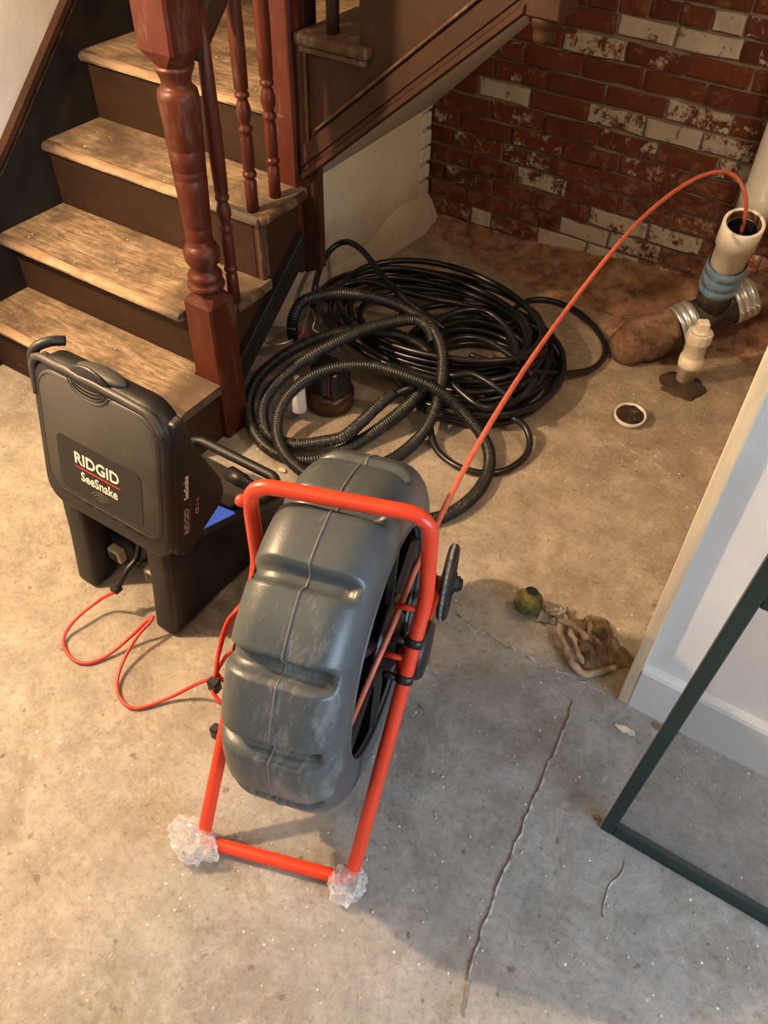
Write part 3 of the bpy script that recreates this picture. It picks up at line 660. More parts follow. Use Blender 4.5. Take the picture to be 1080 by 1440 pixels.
for px, py in ((163, 780), (214, 810)):
    c = along(px, py, .775)
    b_ = bmesh.new(); box(b_, c.x-.020, c.x+.020, .768, .792, c.z-.020, c.z+.020, r=.004, seg=2); lt = obj('latch', b_, M['cream'], MN)
    b_ = bmesh.new(); box(b_, c.x-.012, c.x+.012, .766, .770, c.z-.012, c.z+.012, r=.001); obj('latch_center', b_, M['panelgrey'], lt)
# screen-side deck
b_ = bmesh.new(); prism(b_, [(.86, .232), (1.02, .168), (1.02, .172), (.86, .236)], 'x', -1.30, -1.075); obj('key_panel', b_, M['panelgrey'], MN)
b_ = bmesh.new(); P_ = [along(258, 757, .90), along(322, 755, .965), along(286, 728, .99), along(270, 735, .95)]
dk = lambda x, y: Vector((x, y, .2365-(y-.86)*.40+.004))
b_ = bmesh.new(); vs = [b_.verts.new(dk(*q)) for q in ((-1.30, .845), (-1.035, .845), (-1.035, .985), (-1.30, .93))]; b_.faces.new(vs)
ex = bmesh.ops.extrude_face_region(b_, geom=list(b_.faces)); [setattr(v, 'co', v.co+Vector((0, 0, -.003))) for v in ex['geom'] if isinstance(v, bmesh.types.BMVert)]
obj('keypad_reflection', b_, M['screen'], MN)  # glowing plate painting the blue reflection on the keypad deck
b_ = bmesh.new(); prism(b_, [(.985, .187), (1.135, .127), (1.135, .139), (.985, .199)], 'x', -1.30, -1.06, r=.003); obj('deck_cover', b_, M['panelgrey'], MN, True)
b_ = bmesh.new(); tube(b_, resample(fillet([(-1.33, 1.07, .155), (-1.33, 1.155, .165), (-1.035, 1.155, .165), (-1.035, 1.07, .155)], .04), .03), .014, 10); obj('carry_handle', b_, M['monblack'], MN, True)
b_ = bmesh.new(); lathe(b_, [(0, .022), (.05, .022), (.052, .018), (.09, .018)], (-1.16, 1.10, .165), (1, -.1, 0), 18); obj('deck_knob', b_, M['black'], MN, True)
# lid: leaning shell; local frame (s along X, t up the lean, w out towards the viewer)
la = math.radians(11.0); LB = Vector((0, .712, .295)); T_ = Vector((0, math.sin(la), math.cos(la))); Wn = Vector((0, -math.cos(la), math.sin(la)))
def lid(s, t, w_): return Vector((s, 0, 0)) + LB + T_*t + Wn*w_
def rounded(x0, x1, y0, y1, r, n=8, rt=None):
    out = []; rt = rt if rt is not None else r
    for cx, cy, a0, rr in ((x1-r, y0+r, -90, r), (x1-rt, y1-rt, 0, rt), (x0+rt, y1-rt, 90, rt), (x0+r, y0+r, 180, r)):
        for k in range(n+1):
            a = math.radians(a0+90*k/n); out.append((cx+rr*math.cos(a), cy+rr*math.sin(a)))
    return out
def shell(outlines):
    b_ = bmesh.new(); rings = [[b_.verts.new(lid(s, t, w_)) for s, t in o] for o, w_ in outlines]; n = len(rings[0])
    for a, c in zip(rings, rings[1:]):
        for i in range(n): b_.faces.new((a[i], a[(i+1) % n], c[(i+1) % n], c[i]))
    b_.faces.new(rings[0]); b_.faces.new(rings[-1][::-1]); return b_
X0, X1, T0, T1 = -1.355, -.972, 0.0, .372
b_ = shell([(rounded(X0+.012, X1-.012, T0+.012, T1-.012, .05, rt=.07), .0), (rounded(X0+.003, X1-.003, T0+.003, T1-.003, .055, rt=.075), -.006), (rounded(X0, X1, T0, T1, .055, rt=.075), -.018), (rounded(X0, X1, T0, T1, .055, rt=.075), -.05), (rounded(X0+.01, X1-.01, T0+.01, T1-.01, .05, rt=.07), -.052)])
LID = obj('lid_shell', b_, M['monblack'], MN, True)
b_ = shell([(rounded(X0+.026, X1-.020, T0+.052, T1-.026, .045, rt=.055), .0032), (rounded(X0+.023, X1-.017, T0+.049, T1-.023, .045, rt=.058), .0002), (rounded(X0+.023, X1-.017, T0+.049, T1-.023, .045, rt=.058), -.01)])
obj('lid_face', b_, M['panelgrey'], LID, True)
def outline(name, pts, r, mat, parent, closed=True):
    e = bmesh.new(); tube(e, pts, r, 6, closed=closed); return obj(name, e, mat, parent, True)
outline('face_groove', [lid(s, t, .0030) for s, t in rounded(X0+.029, X1-.023, T0+.055, T1-.030, .043, rt=.052)], .0011, M['monblack'], LID)
# lower vents
for i in range(7):
    s = X0+.06+i*.040; b_ = bmesh.new(); vs = [lid(s-.010, .040, .001), lid(s+.010, .040, .001), lid(s+.010, .043, .003), lid(s-.010, .043, .003)]
    b_.faces.new([b_.verts.new(q) for q in vs]); obj('lid_notch', b_, M['panelgrey'], LID)
# side hoods tapering to the hinge
for xa, xb in ((X1-.018, X1+.003), (X0-.003, X0+.018)):
    hp_ = [(0.0, -.012), (.05, -.05)]
    b_ = bmesh.new()
    pr = [(T0+.02, -.018), (T0+.005, -.05), (T0+.085, -.155), (T0+.112, -.165), (T0+.15, -.158), (T1-.10, -.075), (T1-.02, -.045), (T1-.03, -.018)]
    A = [b_.verts.new(lid(xa, t, w_)) for t, w_ in pr]; C_ = [b_.verts.new(lid(xb, t, w_)) for t, w_ in pr]; n = len(pr)
    b_.faces.new(A); b_.faces.new(C_[::-1])
    for i in range(n): b_.faces.new((A[i], C_[i], C_[(i+1) % n], A[(i+1) % n]))
    bmesh.ops.recalc_face_normals(b_, faces=b_.faces); bevel(b_, list(b_.edges), .006, 2); obj('sun_hood', b_, M['monblack'], LID)
# top visor and carry grip scallop
b_ = bmesh.new(); pts = [lid(s, t, w_) for s, t, w_ in ((X0+.012, T1-.10, -.004), (X0+.012, T1-.03, -.004), (X0+.035, T1-.008, -.002), (X0+.09, T1-.006, 0), (-1.235, T1-.004, 0), (-1.20, T1-.008, .0), (-1.165, T1-.006, .0), (-1.12, T1-.008, 0), (X1-.09, T1-.010, 0), (X1-.04, T1-.018, -.002), (X1-.012, T1-.055, -.006))]
tube(b_, catmull(pts, .012), .0085, 10); obj('top_rim', b_, M['panelgrey'], LID, True)
b_ = bmesh.new(); tube(b_, catmull([lid(X0+.006, T1-.06, -.01), lid(X0+.008, T1-.008, -.012), lid(X0+.03, T1+.012, -.035), lid(X0+.045, T1+.010, -.062)], .01), .011, 10); obj('hood_corner', b_, M['monblack'], LID, True)
b_ = bmesh.new(); lathe(b_, [(0, .055), (.003, .056), (.006, .050), (.0065, .0)], lid(-1.175, T1-.012, -.002), Wn, 28)
for v in b_.verts:
    q = v.co - lid(-1.175, T1-.012, 0); v.co = v.co - T_*(q.dot(T_))*.35
obj('grip_recess', b_, M['black'], LID, True)
outline('grip_lip', catmull([lid(-1.175+.058*math.cos(a), T1-.012+.040*math.sin(a), .0042) for a in [math.pi*(1.0+k/12) for k in range(13)]], .006), .0014, M['panelgrey'], LID, False)
for k in range(3): outline('grip_ridge', catmull([lid(-1.175+(.048-.006*k)*math.cos(a), T1-.016+(.026-.008*k)*math.sin(a), .0052) for a in [math.pi*(1.08+k_*.84/10) for k_ in range(11)]], .006), .0010, M['panelgrey'], LID, False)
b_ = bmesh.new(); bmesh.ops.create_icosphere(b_, subdivisions=3, radius=1)
for v in b_.verts: v.co = lid(-1.165+v.co.x*.066, T1+.002+v.co.y*.015, -.026+v.co.z*.024)
obj('grip_pad', b_, M['panelgrey'], LID, True)
# badge
def bent(o, w0, w1, name, mat, parent, smooth=False): 
    return obj(name, shell([(o, w1), (o, w0)]), mat, parent, smooth)
BG = bent(rounded(-1.288, -1.042, T0+.068, T0+.205, .016), .002, .0042, 'badge', M['badge'], LID)
def text(s, size, origin, xd, yd, mat, name, parent, bold=0.0, sx=1.0):
    cu = bpy.data.curves.new(name, 'FONT'); cu.body = s; cu.size = size; cu.extrude = .0004; cu.offset = bold; cu.resolution_u = 3
    t = bpy.data.objects.new(name, cu); COL.objects.link(t); dg = bpy.context.evaluated_depsgraph_get(); me = bpy.data.meshes.new_from_object(t.evaluated_get(dg))
    bpy.data.objects.remove(t); zd = xd.cross(yd); xs = [v.co.x for v in me.vertices]; ww = max(xs)-min(xs)
    Mx = Matrix(((xd.x*sx, yd.x, zd.x, origin.x), (xd.y*sx, yd.y, zd.y, origin.y), (xd.z*sx, yd.z, zd.z, origin.z), (0, 0, 0, 1)))
    me.transform(Mx); o = link(name, me, mat, parent); return o, ww*sx
XA = Vector((1, 0, 0))
text('RIDGID', .040, lid(-1.238, T0+.150, .0046), XA, T_, M['white_ink'], 'maker_lettering', BG, .0007, 1.0)
b_ = bmesh.new(); b_.faces.new([b_.verts.new(lid(*q)) for q in ((-1.236, T0+.1395, .0047), (-1.103, T0+.1395, .0047), (-1.103, T0+.1435, .0047), (-1.236, T0+.1435, .0047))]); obj('red_underline', b_, M['red_ink'], BG)
text('SeeSnake', .033, lid(-1.222, T0+.109, .0046), XA, T_, M['white_ink'], 'model_lettering', BG, .0005, .88)
for k in range(4):
    rr_ = .009+.008*k; outline('signal_arc', [lid(-1.165+rr_*math.cos(a), T0+.068+rr_*.8*math.sin(a)+.006, .0045) for a in [math.radians(20+14*j) for j in range(11)]], .0007, M['grey_ink'], BG, False)
xo = X1+.0036
def sidep(t, w_): p = lid(0, t, w_); return Vector((xo, p.y, p.z))
tv = T_.copy(); wv = Wn.copy()
text('RIDGID', .019, sidep(T0+.065, -.053), tv, wv, M['dim_ink'], 'side_lettering', LID, .0003, 1.05)
text('SeeSnake', .018, sidep(T0+.155, -.053), tv, wv, M['white_ink'], 'side_lettering', LID, .0002, .85)
b_ = bmesh.new(); b_.faces.new([b_.verts.new(sidep(*q)) for q in ((T0+.065, -.057), (T0+.150, -.057), (T0+.150, -.0585), (T0+.065, -.0585))]); obj('red_underline', b_, M['red_ink'], LID)
text('CS', .014, sidep(T0+.102, -.083), tv, wv, M['dim_ink'], 'side_lettering', LID, .0002, 1.0); text('6', .014, sidep(T0+.122, -.083), tv, wv, M['red_ink'], 'side_lettering', LID, .0003, 1.0); text('x', .014, sidep(T0+.134, -.083), tv, wv, M['dim_ink'], 'side_lettering', LID, .0002, 1.0)
# short black lead hanging from the monitor
b_ = bmesh.new(); tube(b_, catmull([along(196, 760, .80), along(192, 785, .77), along(180, 800, .74), along(170, 818, .715), along(163, 828, .70)], .01), .0075, 8); LD = obj('black_lead', b_, M['black'], MN, True)
c = along(163, 828, .70); b_ = bmesh.new(); box(b_, c.x-.012, c.x+.012, c.y-.010, c.y+.012, c.z-.008, c.z+.008, r=.003); obj('lead_plug', b_, M['black'], LD)
b_ = bmesh.new(); tube(b_, catmull([along(180, 800, .745), along(198, 790, .77), along(212, 786, .80)], .01), .004, 8); obj('black_lead', b_, M['black'], MN, True)
# red system cable
T7 = lambda x, y: (60+x/3.724, 740+y/3.724)
cb = [(385, 325, .045), (300, 385, .045), (180, 480, .03), (115, 570, .012), (115, 640, .008), (170, 705, .006), (250, 715, .006), (350, 670, .010), (470, 570, .03), (545, 497, .055), (580, 474, .06), (556, 510, .055), (500, 570, .045), (430, 690, .025), (392, 800, .012), (400, 890, .008), (460, 950, .006), (540, 945, .006), (680, 890, .015), (800, 830, .05), (885, 797, .12)]
P = [onz(*T7(x, y), z) for x, y, z in cb]; P[0] = along(163, 832, .695)
hk = [(302, 955, .16), (306, 925, .20), (312, 895, .23), (322, 870, .26), (336, 856, .28)]
P2 = [onz(x, y, z) for x, y, z in hk]
b_ = bmesh.new(); tube(b_, catmull(P + P2, .012), .0042, 8); root('system_cable', b_, M['redcable'], 'thin red cable curling over the floor from the monitor to the reel', 'cable', True)
for k, path in enumerate([[(318, 960, .15), (304, 945, .17), (309, 915, .20), (318, 885, .24), (332, 858, .27), (346, 845, .29)], [(315, 992, .13), (300, 975, .14), (303, 950, .16), (316, 925, .19), (330, 912, .21)]]):
    b_ = bmesh.new(); tube(b_, catmull([onz(*q) for q in path], .012), .0045, 8); obj('stored_cable', b_, M['redcable'], RL, True)
c = onz(301, 963, .15); b_ = bmesh.new(); box(b_, c.x-.012, c.x+.014, c.y-.010, c.y+.010, c.z-.016, c.z+.016, r=.003); obj('cable_hook', b_, M['black'], RL)
c = onz(301, 1027, .12); b_ = bmesh.new(); box(b_, c.x-.004, c.x+.016, c.y-.010, c.y+.010, c.z-.018, c.z+.018, r=.003); obj('cable_hook', b_, M['black'], RL)
# ------------------------------------------------------------------ hoses
C6 = lambda x, y: (330+x/2.919, 320+y/2.919)
def corr(paths, name, label, r=.0185, group=None):
    b_ = bmesh.new()
    for path in paths:
        P = catmull([onz(*C6(x, y), max(z, r+.002)) for x, y, z in path], .01)
        # even spacing 2.4 mm
        L = [0]; 
        for a, c in zip(P, P[1:]): L.append(L[-1]+(c-a).length)
        st = .0026; N = int(L[-1]/st); Q = []; j = 0
        for i in range(N+1):
            s = i*st
            while j < len(L)-2 and L[j+1] < s: j += 1
            Q.append(P[j].lerp(P[j+1], min(1, (s-L[j])/max(1e-6, L[j+1]-L[j]))))
        tube(b_, Q, r, 12, rf=lambda i: r if (i % 3) else r*.76)
    return root(name, b_, M['corr'], label, 'hose', True, group='corrugated hoses in the pile')
corr([[(700, 1205, .03), (790, 1200, .02), (900, 1165, .02), (1000, 1080, .02), (1045, 980, .02), (1030, 880, .04), (940, 760, .09), (830, 665, .15), (700, 608, .18), (560, 568, .19), (430, 572, .18), (300, 620, .16), (205, 710, .12), (172, 820, .07), (200, 920, .04), (265, 990, .025), (340, 1040, .02)]],
     'corrugated_hose', 'dusty black corrugated hose sweeping in front from the drum over the pile to the right')
corr([[(240, 450, .10), (238, 385, .20), (272, 310, .26), (350, 278, .28), (450, 270, .28), (580, 290, .27), (700, 335, .25), (800, 400, .23), (850, 500, .20), (850, 620, .15), (825, 740, .09), (775, 840, .04), (700, 915, .02), (620, 965, .02), (540, 990, .02)]],
     'corrugated_hose', 'black corrugated hose with its blunt end hooked downward at the top left of the pile')
corr([[(815, 470, .20), (790, 405, .23), (720, 378, .24), (560, 410, .24), (430, 465, .23), (290, 540, .20), (190, 620, .16), (125, 710, .10), (118, 800, .06), (160, 865, .035), (250, 890, .03), (350, 880, .04), (440, 860, .06), (520, 800, .07), (580, 740, .09), (650, 680, .10)],],
     'corrugated_hose', 'black corrugated hose making the inner left loop of the pile')
corr([[(820, 560, .13), (760, 480, .15), (600, 425, .19), (430, 430, .20), (260, 490, .17), (120, 590, .12), (60, 700, .07), (72, 820, .035), (150, 915, .022), (290, 955, .022), (420, 925, .022), (540, 860, .03), (650, 780, .06), (740, 700, .09), (790, 640, .11)]],
     'corrugated_hose', 'black corrugated hose making the outermost left loop of the pile')
# smooth hose coil
b_ = bmesh.new(); hr = .0105; pts = []
turns = []
rr = random.Random(11)
for k in range(12):
    turns.append((Vector((-.925+rr.uniform(-.012, .012), 2.03+rr.uniform(-.015, .015), 0)), .155+.0108*k+rr.uniform(-.004, .004), .165+.0112*k, hr+.021*(k % 4)+.003, .7))
for k in range(8):
    turns.append((Vector((-1.12+rr.uniform(-.02, .02), 2.09+rr.uniform(-.02, .02), 0)), .30+.014*k, .20+.013*k, hr+.021*(k % 5)+.062, .9))
for ti, (c, ra, rb, z, ph) in enumerate(turns):
    n = 40
    for i in range(n):
        a = 2*math.pi*(i/n)+ph; t = i/n
        nx = turns[min(ti+1, len(turns)-1)]
        cc = c.lerp(nx[0], t); A = ra+(nx[1]-ra)*t; Bq = rb+(nx[2]-rb)*t; zz = z+(nx[3]-z)*max(0, (t-.8)/.2)
        zz += .012*math.sin(2*a+ti)*(1 if z > .03 else 0) + .006
        pts.append(cc + Vector((A*math.cos(a), Bq*math.sin(a), zz)))
C7 = lambda x, y: (560+x/3.375, 380+y/3.375)
tube(b_, pts, hr, 8)
coil = root('smooth_hose', b_, M['hose'], 'smooth black hose wound in a many turned coil in front of the brick wall', 'hose', True)
def strand(path, f, label_name='hose_loop', r=hr):
    e = bmesh.new(); tube(e, catmull([onz(*f(x, y), z) for x, y, z in path], .015), r, 10); return obj(label_name, e, M['hose'], coil, True)
strand([(340, 400, .14), (430, 435, .13), (520, 460, .11), (620, 478, .10), (780, 490, .05), (900, 475, .02), (965, 430, .012), (982, 360, .012), (925, 262, .014), (820, 178, .014), (700, 140, .014), (600, 150, .014), (540, 200, .02), (520, 270, .04), (530, 340, .08), (560, 420, .09), (560, 500, .08)], C7)
strand([(540, 620, .13), (470, 560, .15), (350, 492, .16), (250, 500, .15), (215, 440, .15), (225, 350, .16), (320, 318, .16), (430, 340, .15), (540, 410, .13), (640, 500, .10)], C7)
strand([(170, 250, .16), (280, 198, .17), (400, 190, .17), (500, 255, .16), (558, 350, .14), (560, 430, .12), (520, 520, .09)], C7)
strand([(240, 520, .13), (310, 590, .12), (400, 650, .11), (500, 640, .10), (600, 590, .10), (650, 520, .10)], C7)
strand([(150, 640, .06), (155, 770, .03), (190, 860, .015), (280, 930, .012), (400, 963, .012), (520, 945, .012), (605, 880, .014), (625, 810, .03), (600, 740, .05), (540, 700, .06)], C7)
strand([(318, 330, .10), (328, 250, .16), (352, 160, .20), (400, 85, .23), (460, 58, .25), (525, 95, .25), (600, 190, .24), (690, 285, .22), (790, 362, .20), (860, 420, .17)], C6)
strand([(380, 300, .16), (440, 240, .17), (540, 220, .18), (650, 250, .17), (800, 290, .15), (950, 320, .13), (1060, 380, .11)], C6)
strand([(470, 890, .02), (500, 820, .04), (560, 750, .07), (650, 690, .09), (740, 650, .12)], C6, r=.014)
strand([(500, 890, .02), (600, 830, .03), (700, 760, .05), (760, 690, .08)], C6, r=.012)
# things inside the pile
c = onz(447, 585, .0)
b_ = bmesh.new(); lathe(b_, [(0, .066), (.004, .074), (.04, .076), (.060, .074), (.064, .06)], (c.x-.005, c.y+.075, 0), n=24); root('amber_tub', b_, M['amber'], 'dark amber plastic tub standing inside the hose pile', 'tub', True)
b_ = bmesh.new(); bx = along(458, 560, c.y+.03); box(b_, bx.x-.05, bx.x+.05, c.y+.02, c.y+.10, .066, .165, r=.006); TB = root('battery_pack', b_, M['monblack'], 'dark battery pack with red lettering on the tub inside the hose pile', 'battery')
text('RIDGID', .022, Vector((bx.x+.012, c.y+.0192, .075)), Vector((0, 0, 1)), Vector((-1, 0, 0)), M['grey_ink'], 'maker_lettering', TB, .0003, .95)
b_ = bmesh.new(); b_.faces.new([b_.verts.new(q) for q in ((bx.x+.018, c.y+.0190, .075), (bx.x+.022, c.y+.0190, .075), (bx.x+.022, c.y+.0190, .16), (bx.x+.018, c.y+.0190, .16))]); obj('red_underline', b_, M['red_ink'], TB)
c = onz(422, 590, 0)
b_ = bmesh.new(); lathe(b_, [(0, .020), (.004, .0235), (.075, .0235), (.09, .018), (.105, .010), (.12, .010)], (c.x, c.y, .035), (-.12, .1, 1), 18); root('white_bottle', b_, M['bottle'], 'small white plastic bottle wedged inside the left hose loops', 'bottle', True)
# wire handles
e = bmesh.new(); tube(e, catmull([onz(x, y, z) for x, y, z in ((412, 478, .20), (392, 484, .20), (374, 481, .19), (366, 468, .19), (374, 460, .20), (398, 461, .21), (415, 463, .22))], .006), .0022, 8); root('wire_loop', e, M['steel'], 'bright bent wire loop sticking out left of the hose pile', 'wire', True, group='bright wire loops in the hose pile')
e = bmesh.new(); tube(e, catmull([onz(x, y, z) for x, y, z in ((425, 468, .14), (432, 445, .17), (437, 434, .18), (443, 448, .17), (440, 462, .15), (452, 470, .13))], .006), .0022, 8); root('wire_loop', e, M['steel'], 'small bright wire loop under the hooked corrugated hose end', 'wire', True, group='bright wire loops in the hose pile')
e = bmesh.new(); tube(e, catmull([onz(x, y, z) for x, y, z in ((420, 474, .13), (428, 468, .135), (436, 478, .13), (446, 474, .125))], .006), .003, 8); root('pink_cord', e, simple('pink_cord', (.7, .05, .12), .5), 'short piece of pink cord under the hose loops', 'cord', True)
e = bmesh.new(); p0 = onz(536, 508, .05); p1 = onz(575, 506, .05); lathe(e, [(0, .004), (.05, .004)], p0, (p1-p0), 10); b2 = (p1-p0).normalized(); lathe(e, [(.025, .010), (.045, .010)], p0, b2, 12); root('brass_fitting', e, M['clay'], 'small brass coupling lying inside the smooth hose coil', 'fitting', True)
# ------------------------------------------------------------------ drain pipes
J0 = onz(962, 455, .125); J1 = onz(1040, 421, .195); ax = (J1-J0).normalized(); Lj = (J1-J0).length
DP = empty('drain_junction', tuple(J0), 'black rubber wye fitting with bright clamp bands joining the old drain pipe and white riser', 'pipe fitting')
e = bmesh.new(); lathe(e, [(-.03, .062), (.03, .062), (.05, .060), (Lj-.05, .060), (Lj-.02, .064), (Lj+.03, .064)], J0, ax, 28)
BR0 = J0+ax*(Lj*.45); RB = along(1012, 397, 2.575); RTp = along(1047, 313, 2.49); bx_ = (RTp-RB).normalized()
e2 = bmesh.new(); lathe(e2, [(0, .052), ((RB-BR0).length*.55, .055), ((RB-BR0).length+.02, .060)], BR0, RB-BR0, 28); 
WY = obj('rubber_body', e, M['rubber'], DP, True); obj('rubber_branch', e2, M['rubber'], DP, True)
def clamp(c, axis, r, L, mat, name='clamp_band', bolts=3):
    e = bmesh.new(); pr = []
    nb = 3
    for k in range(nb):
        a = -L/2+L*k/nb; w_ = L/nb; pr += [(a, r), (a+w_*.12, r+.004), (a+w_*.75, r+.004), (a+w_*.85, r)]
    pr.append((L/2, r)); lathe(e, pr, c, axis, 36, caps=False); o = obj(name, e, mat, DP, True)
    axn = Vector(axis).normalized(); side = (Vector((0, -1, -.2)) - axn*axn.dot(Vector((0, -1, -.2)))).normalized()
    for k in range(bolts):
        e = bmesh.new(); q = c + axn*(-L/2+L*(k+.5)/bolts) + side*(r+.006); up = axn.cross(side); box(e, -.006, .006, -.006, .006, -.005, .005, r=.0015, M=Matrix.Translation(q)); lathe(e, [(-.014, .0035), (.014, .0035)], q+up*.004, up, 8); obj('clamp_bolt', e, M['steel'], o)
clamp(J0, ax, .0665, .062, M['band_steel']); clamp(J1, ax, .0675, .072, M['band_steel'], bolts=4); clamp(RB+bx_*.036, bx_, .0575, .12, M['band_blue'], bolts=0)
# white riser with open hub
e = bmesh.new(); Lr = (RTp-RB).length
lathe(e, [(.0, .0525), (Lr-.085, .0525), (Lr-.082, .0600), (Lr-.002, .0600), (Lr, .058), (Lr, .0505), (Lr-.004, .050), (Lr-.06, .049), (Lr-.065, .047), (.02, .047)], RB, bx_, 40, caps=False)
RS = root('pvc_riser', e, M['pvc'], 'open white pipe riser with a wide hub that the push rod enters', 'pipe', True)
e = bmesh.new(); lathe(e, [(.03, .0468), (.031, .0), ], RB, bx_, 24, caps=False); obj('dark_inside', e, M['blackmat'], RS)
e = bmesh.new(); lathe(e, [(.03, .0466), (Lr-.030, .0466)], RB, bx_, 32, caps=False); obj('dark_lining', e, M['blackmat'], RS)
e = bmesh.new(); lathe(e, [(Lr-.0035, .0497), (Lr-.03, .0485)], RB, bx_, 32, caps=False); obj('stained_lip', e, M['clay'], RS)
# old pipe, left body and right continuation
e = bmesh.new(); Pl = J0 - ax*.03; Q0 = onz(892, 482, .06); 
pa = resample(catmull([Q0 + Vector((-.03, -.06, -.035)), Q0, Q0.lerp(Pl, .5), Pl], .02), .02)
tube(e, pa, .08, 24, rf=lambda i: (.085 - .024*max(0, (i-len(pa)*.35)/(len(pa)*.65)) + .006*noise.noise(Vector((i*.6, 0, 0))))*min(1, .35+.65*(min(i, 5)/5)**.5))
for v in e.verts: v.co += Vector((1, 1, 1))*(.010*noise.noise(v.co*12)+.005*noise.noise(v.co*45))
root('old_drain_pipe', e, M['clay'], 'rust brown old drain pipe coming out of the floor left of the black wye', 'pipe', True)
e = bmesh.new(); tube(e, resample([J1+ax*.0, J1+ax*.30], .02), .06, 24, rf=lambda i: .062+.004*noise.noise(Vector((i*.9, 4, 0))))
for v in e.verts: v.co += Vector((1, 1, 1))*.006*noise.noise(v.co*40)
root('old_drain_pipe', e, M['clay'], 'crusted brown pipe running from the right clamp towards the brick wall', 'pipe', True)
mp = bmesh.new(); mc = onz(872, 498, 0); gr = []
for i in range(49):
    row = []
    for j in range(33):
        u_, v_ = i/48*2-1, j/32*2-1; rr_ = math.sqrt(u_*u_+v_*v_); x = mc.x+.07+u_*.20; y = mc.y+.16+v_*.15
        h = .075*max(0, 1-rr_)**1.1*(1+.5*noise.noise(Vector((x*9, y*9, 0)))) + .010*noise.noise(Vector((x*40, y*40, 0)))*max(0, 1-rr_) - .006*min(1, rr_)
        row.append(mp.verts.new((x, y, h)))
    gr.append(row)
for i in range(48):
    for j in range(32): mp.faces.new((gr[i][j], gr[i+1][j], gr[i+1][j+1], gr[i][j+1]))
root('dirt_mound', mp, M['dirt'], 'low mound of brown dirt burying the left end of the old drain pipe', 'dirt', True, 'stuff')
# white stack behind
sb = along(1062, 292, 2.78); e = bmesh.new()
lathe(e, [(sb.z-.12, .050), (sb.z-.03, .0525), (sb.z-.028, .0615), (sb.z+.05, .0615), (sb.z+.052, .0535), (1.6, .0535)], (sb.x, 2.80, 0), n=36)
root('pvc_stack', e, M['pvc'], 'upright white stack pipe in front of the brick wall at the right edge', 'pipe', True)
# clean-out
cb0 = Vector((-.346, 2.405, 0)); CO = empty('cleanout_pipe', tuple(cb0), 'short capped cream clean-out pipe standing out of the floor', 'pipe')
e = bmesh.new(); lathe(e, [(-.01, .029), (.062, .029), (.064, .036), (.075, .038), (.100, .038), (.104, .033), (.108, .034), (.155, .034), (.158, .037), (.160, .037)], cb0, (0, 0, 1), 28); obj('pipe_body', e, M['pvc_old'], CO, True)
e = bmesh.new(); lathe(e, [(.160, .0375), (.163, .040), (.192, .040), (.196, .038), (.1965, .0)], cb0, (0, 0, 1), 12); cpq = obj('cap', e, M['pvc_old'], CO)
e = bmesh.new(); lathe(e, [(.1965, .031), (.202, .030), (.2025, .0)], cb0, (0, 0, 1), 24); obj('plug_ring', e, M['pvc_old'], cpq, True)
e = B(-.017, .017, -.017, .017, .2, .232, r=.003, M=Matrix.Translation(cb0) @ Matrix.Rotation(.5, 4, 'Z')); obj('plug_square', e, M['pvc_old'], cpq)
def blob(c, rx, ry, h, seed, n=40, amp=.16):
    b_ = bmesh.new(); rings = []
    for t, hh in ((1, -.002), (.93, h*.5), (.75, h*.9), (.4, h), (.02, h)):
        rings.append([b_.verts.new((c[0]+rx*t*math.cos(a)*(1+amp*noise.noise(Vector((math.cos(a)*2, math.sin(a)*2, seed)))), c[1]+ry*t*math.sin(a)*(1+amp*noise.noise(Vector((math.cos(a)*2, math.sin(a)*2, seed)))), hh)) for a in [2*math.pi*i/n for i in range(n)]])
    for a, b2 in zip(rings, rings[1:]):
        for i in range(n): b_.faces.new((a[i], a[(i+1) % n], b2[(i+1) % n], b2[i]))
    b_.faces.new(rings[-1]); return b_
c = onz(955, 543); obj('mud_collar', blob((c.x+.005, c.y+.01, 0), .078, .072, .012, 4, amp=.4), M['mud'], CO, True)
# loose white cap with sludge
c = onz(884, 590); CPc = empty('loose_pipe_cap', (c.x, c.y, 0), 'round white pipe cap lying open side up with black sludge in it', 'cap')
tl = Vector((.05, -.12, 1)).normalized(); e = bmesh.new(); lathe(e, [(0.002, .030), (.004, .046), (.012, .049), (.022, .050), (.024, .048), (.022, .044), (.016, .043)], (c.x, c.y, .003), tl, 32, caps=True); obj('cap_rim', e, M['bottle'], CPc, True)
e = bmesh.new(); lathe(e, [(.0165, .0), (.0185, .02), (.020, .036), (.0175, .0435)], (c.x, c.y, .003), tl, 28, caps=False)
for v in e.verts: v.co.z += .004*noise.noise(v.co*60)
obj('sludge', e, M['sludge'], CPc, True)
# ball
c = onz(743, 848, .03); BL = empty('olive_ball', (c.x, c.y, 0), 'dirty olive ball with a dark round hole beside the rag', 'ball')
e = bmesh.new(); bmesh.ops.create_uvsphere(e, u_segments=32, v_segments=20, radius=.0355)
for v in e.verts: v.co *= 1+.02*noise.noise(v.co*60); v.co += Vector((c.x, c.y, .0345))
obj('ball_skin', e, M['olive'], BL, True)
dv = (Vector((.10, -.10, .93))).normalized(); bc = Vector((c.x, c.y, .0345)); dv = ((along(746, 833, c.y) - bc)); dv = (Vector((-.001, .009, .030))).normalized()
e = bmesh.new(); lathe(e, [(.0325, .0160), (.0368, .0145), (.0362, .0125), (.0366, .0)], bc, dv, 24, caps=False); obj('ball_hole', e, M['blackmat'], BL, True)
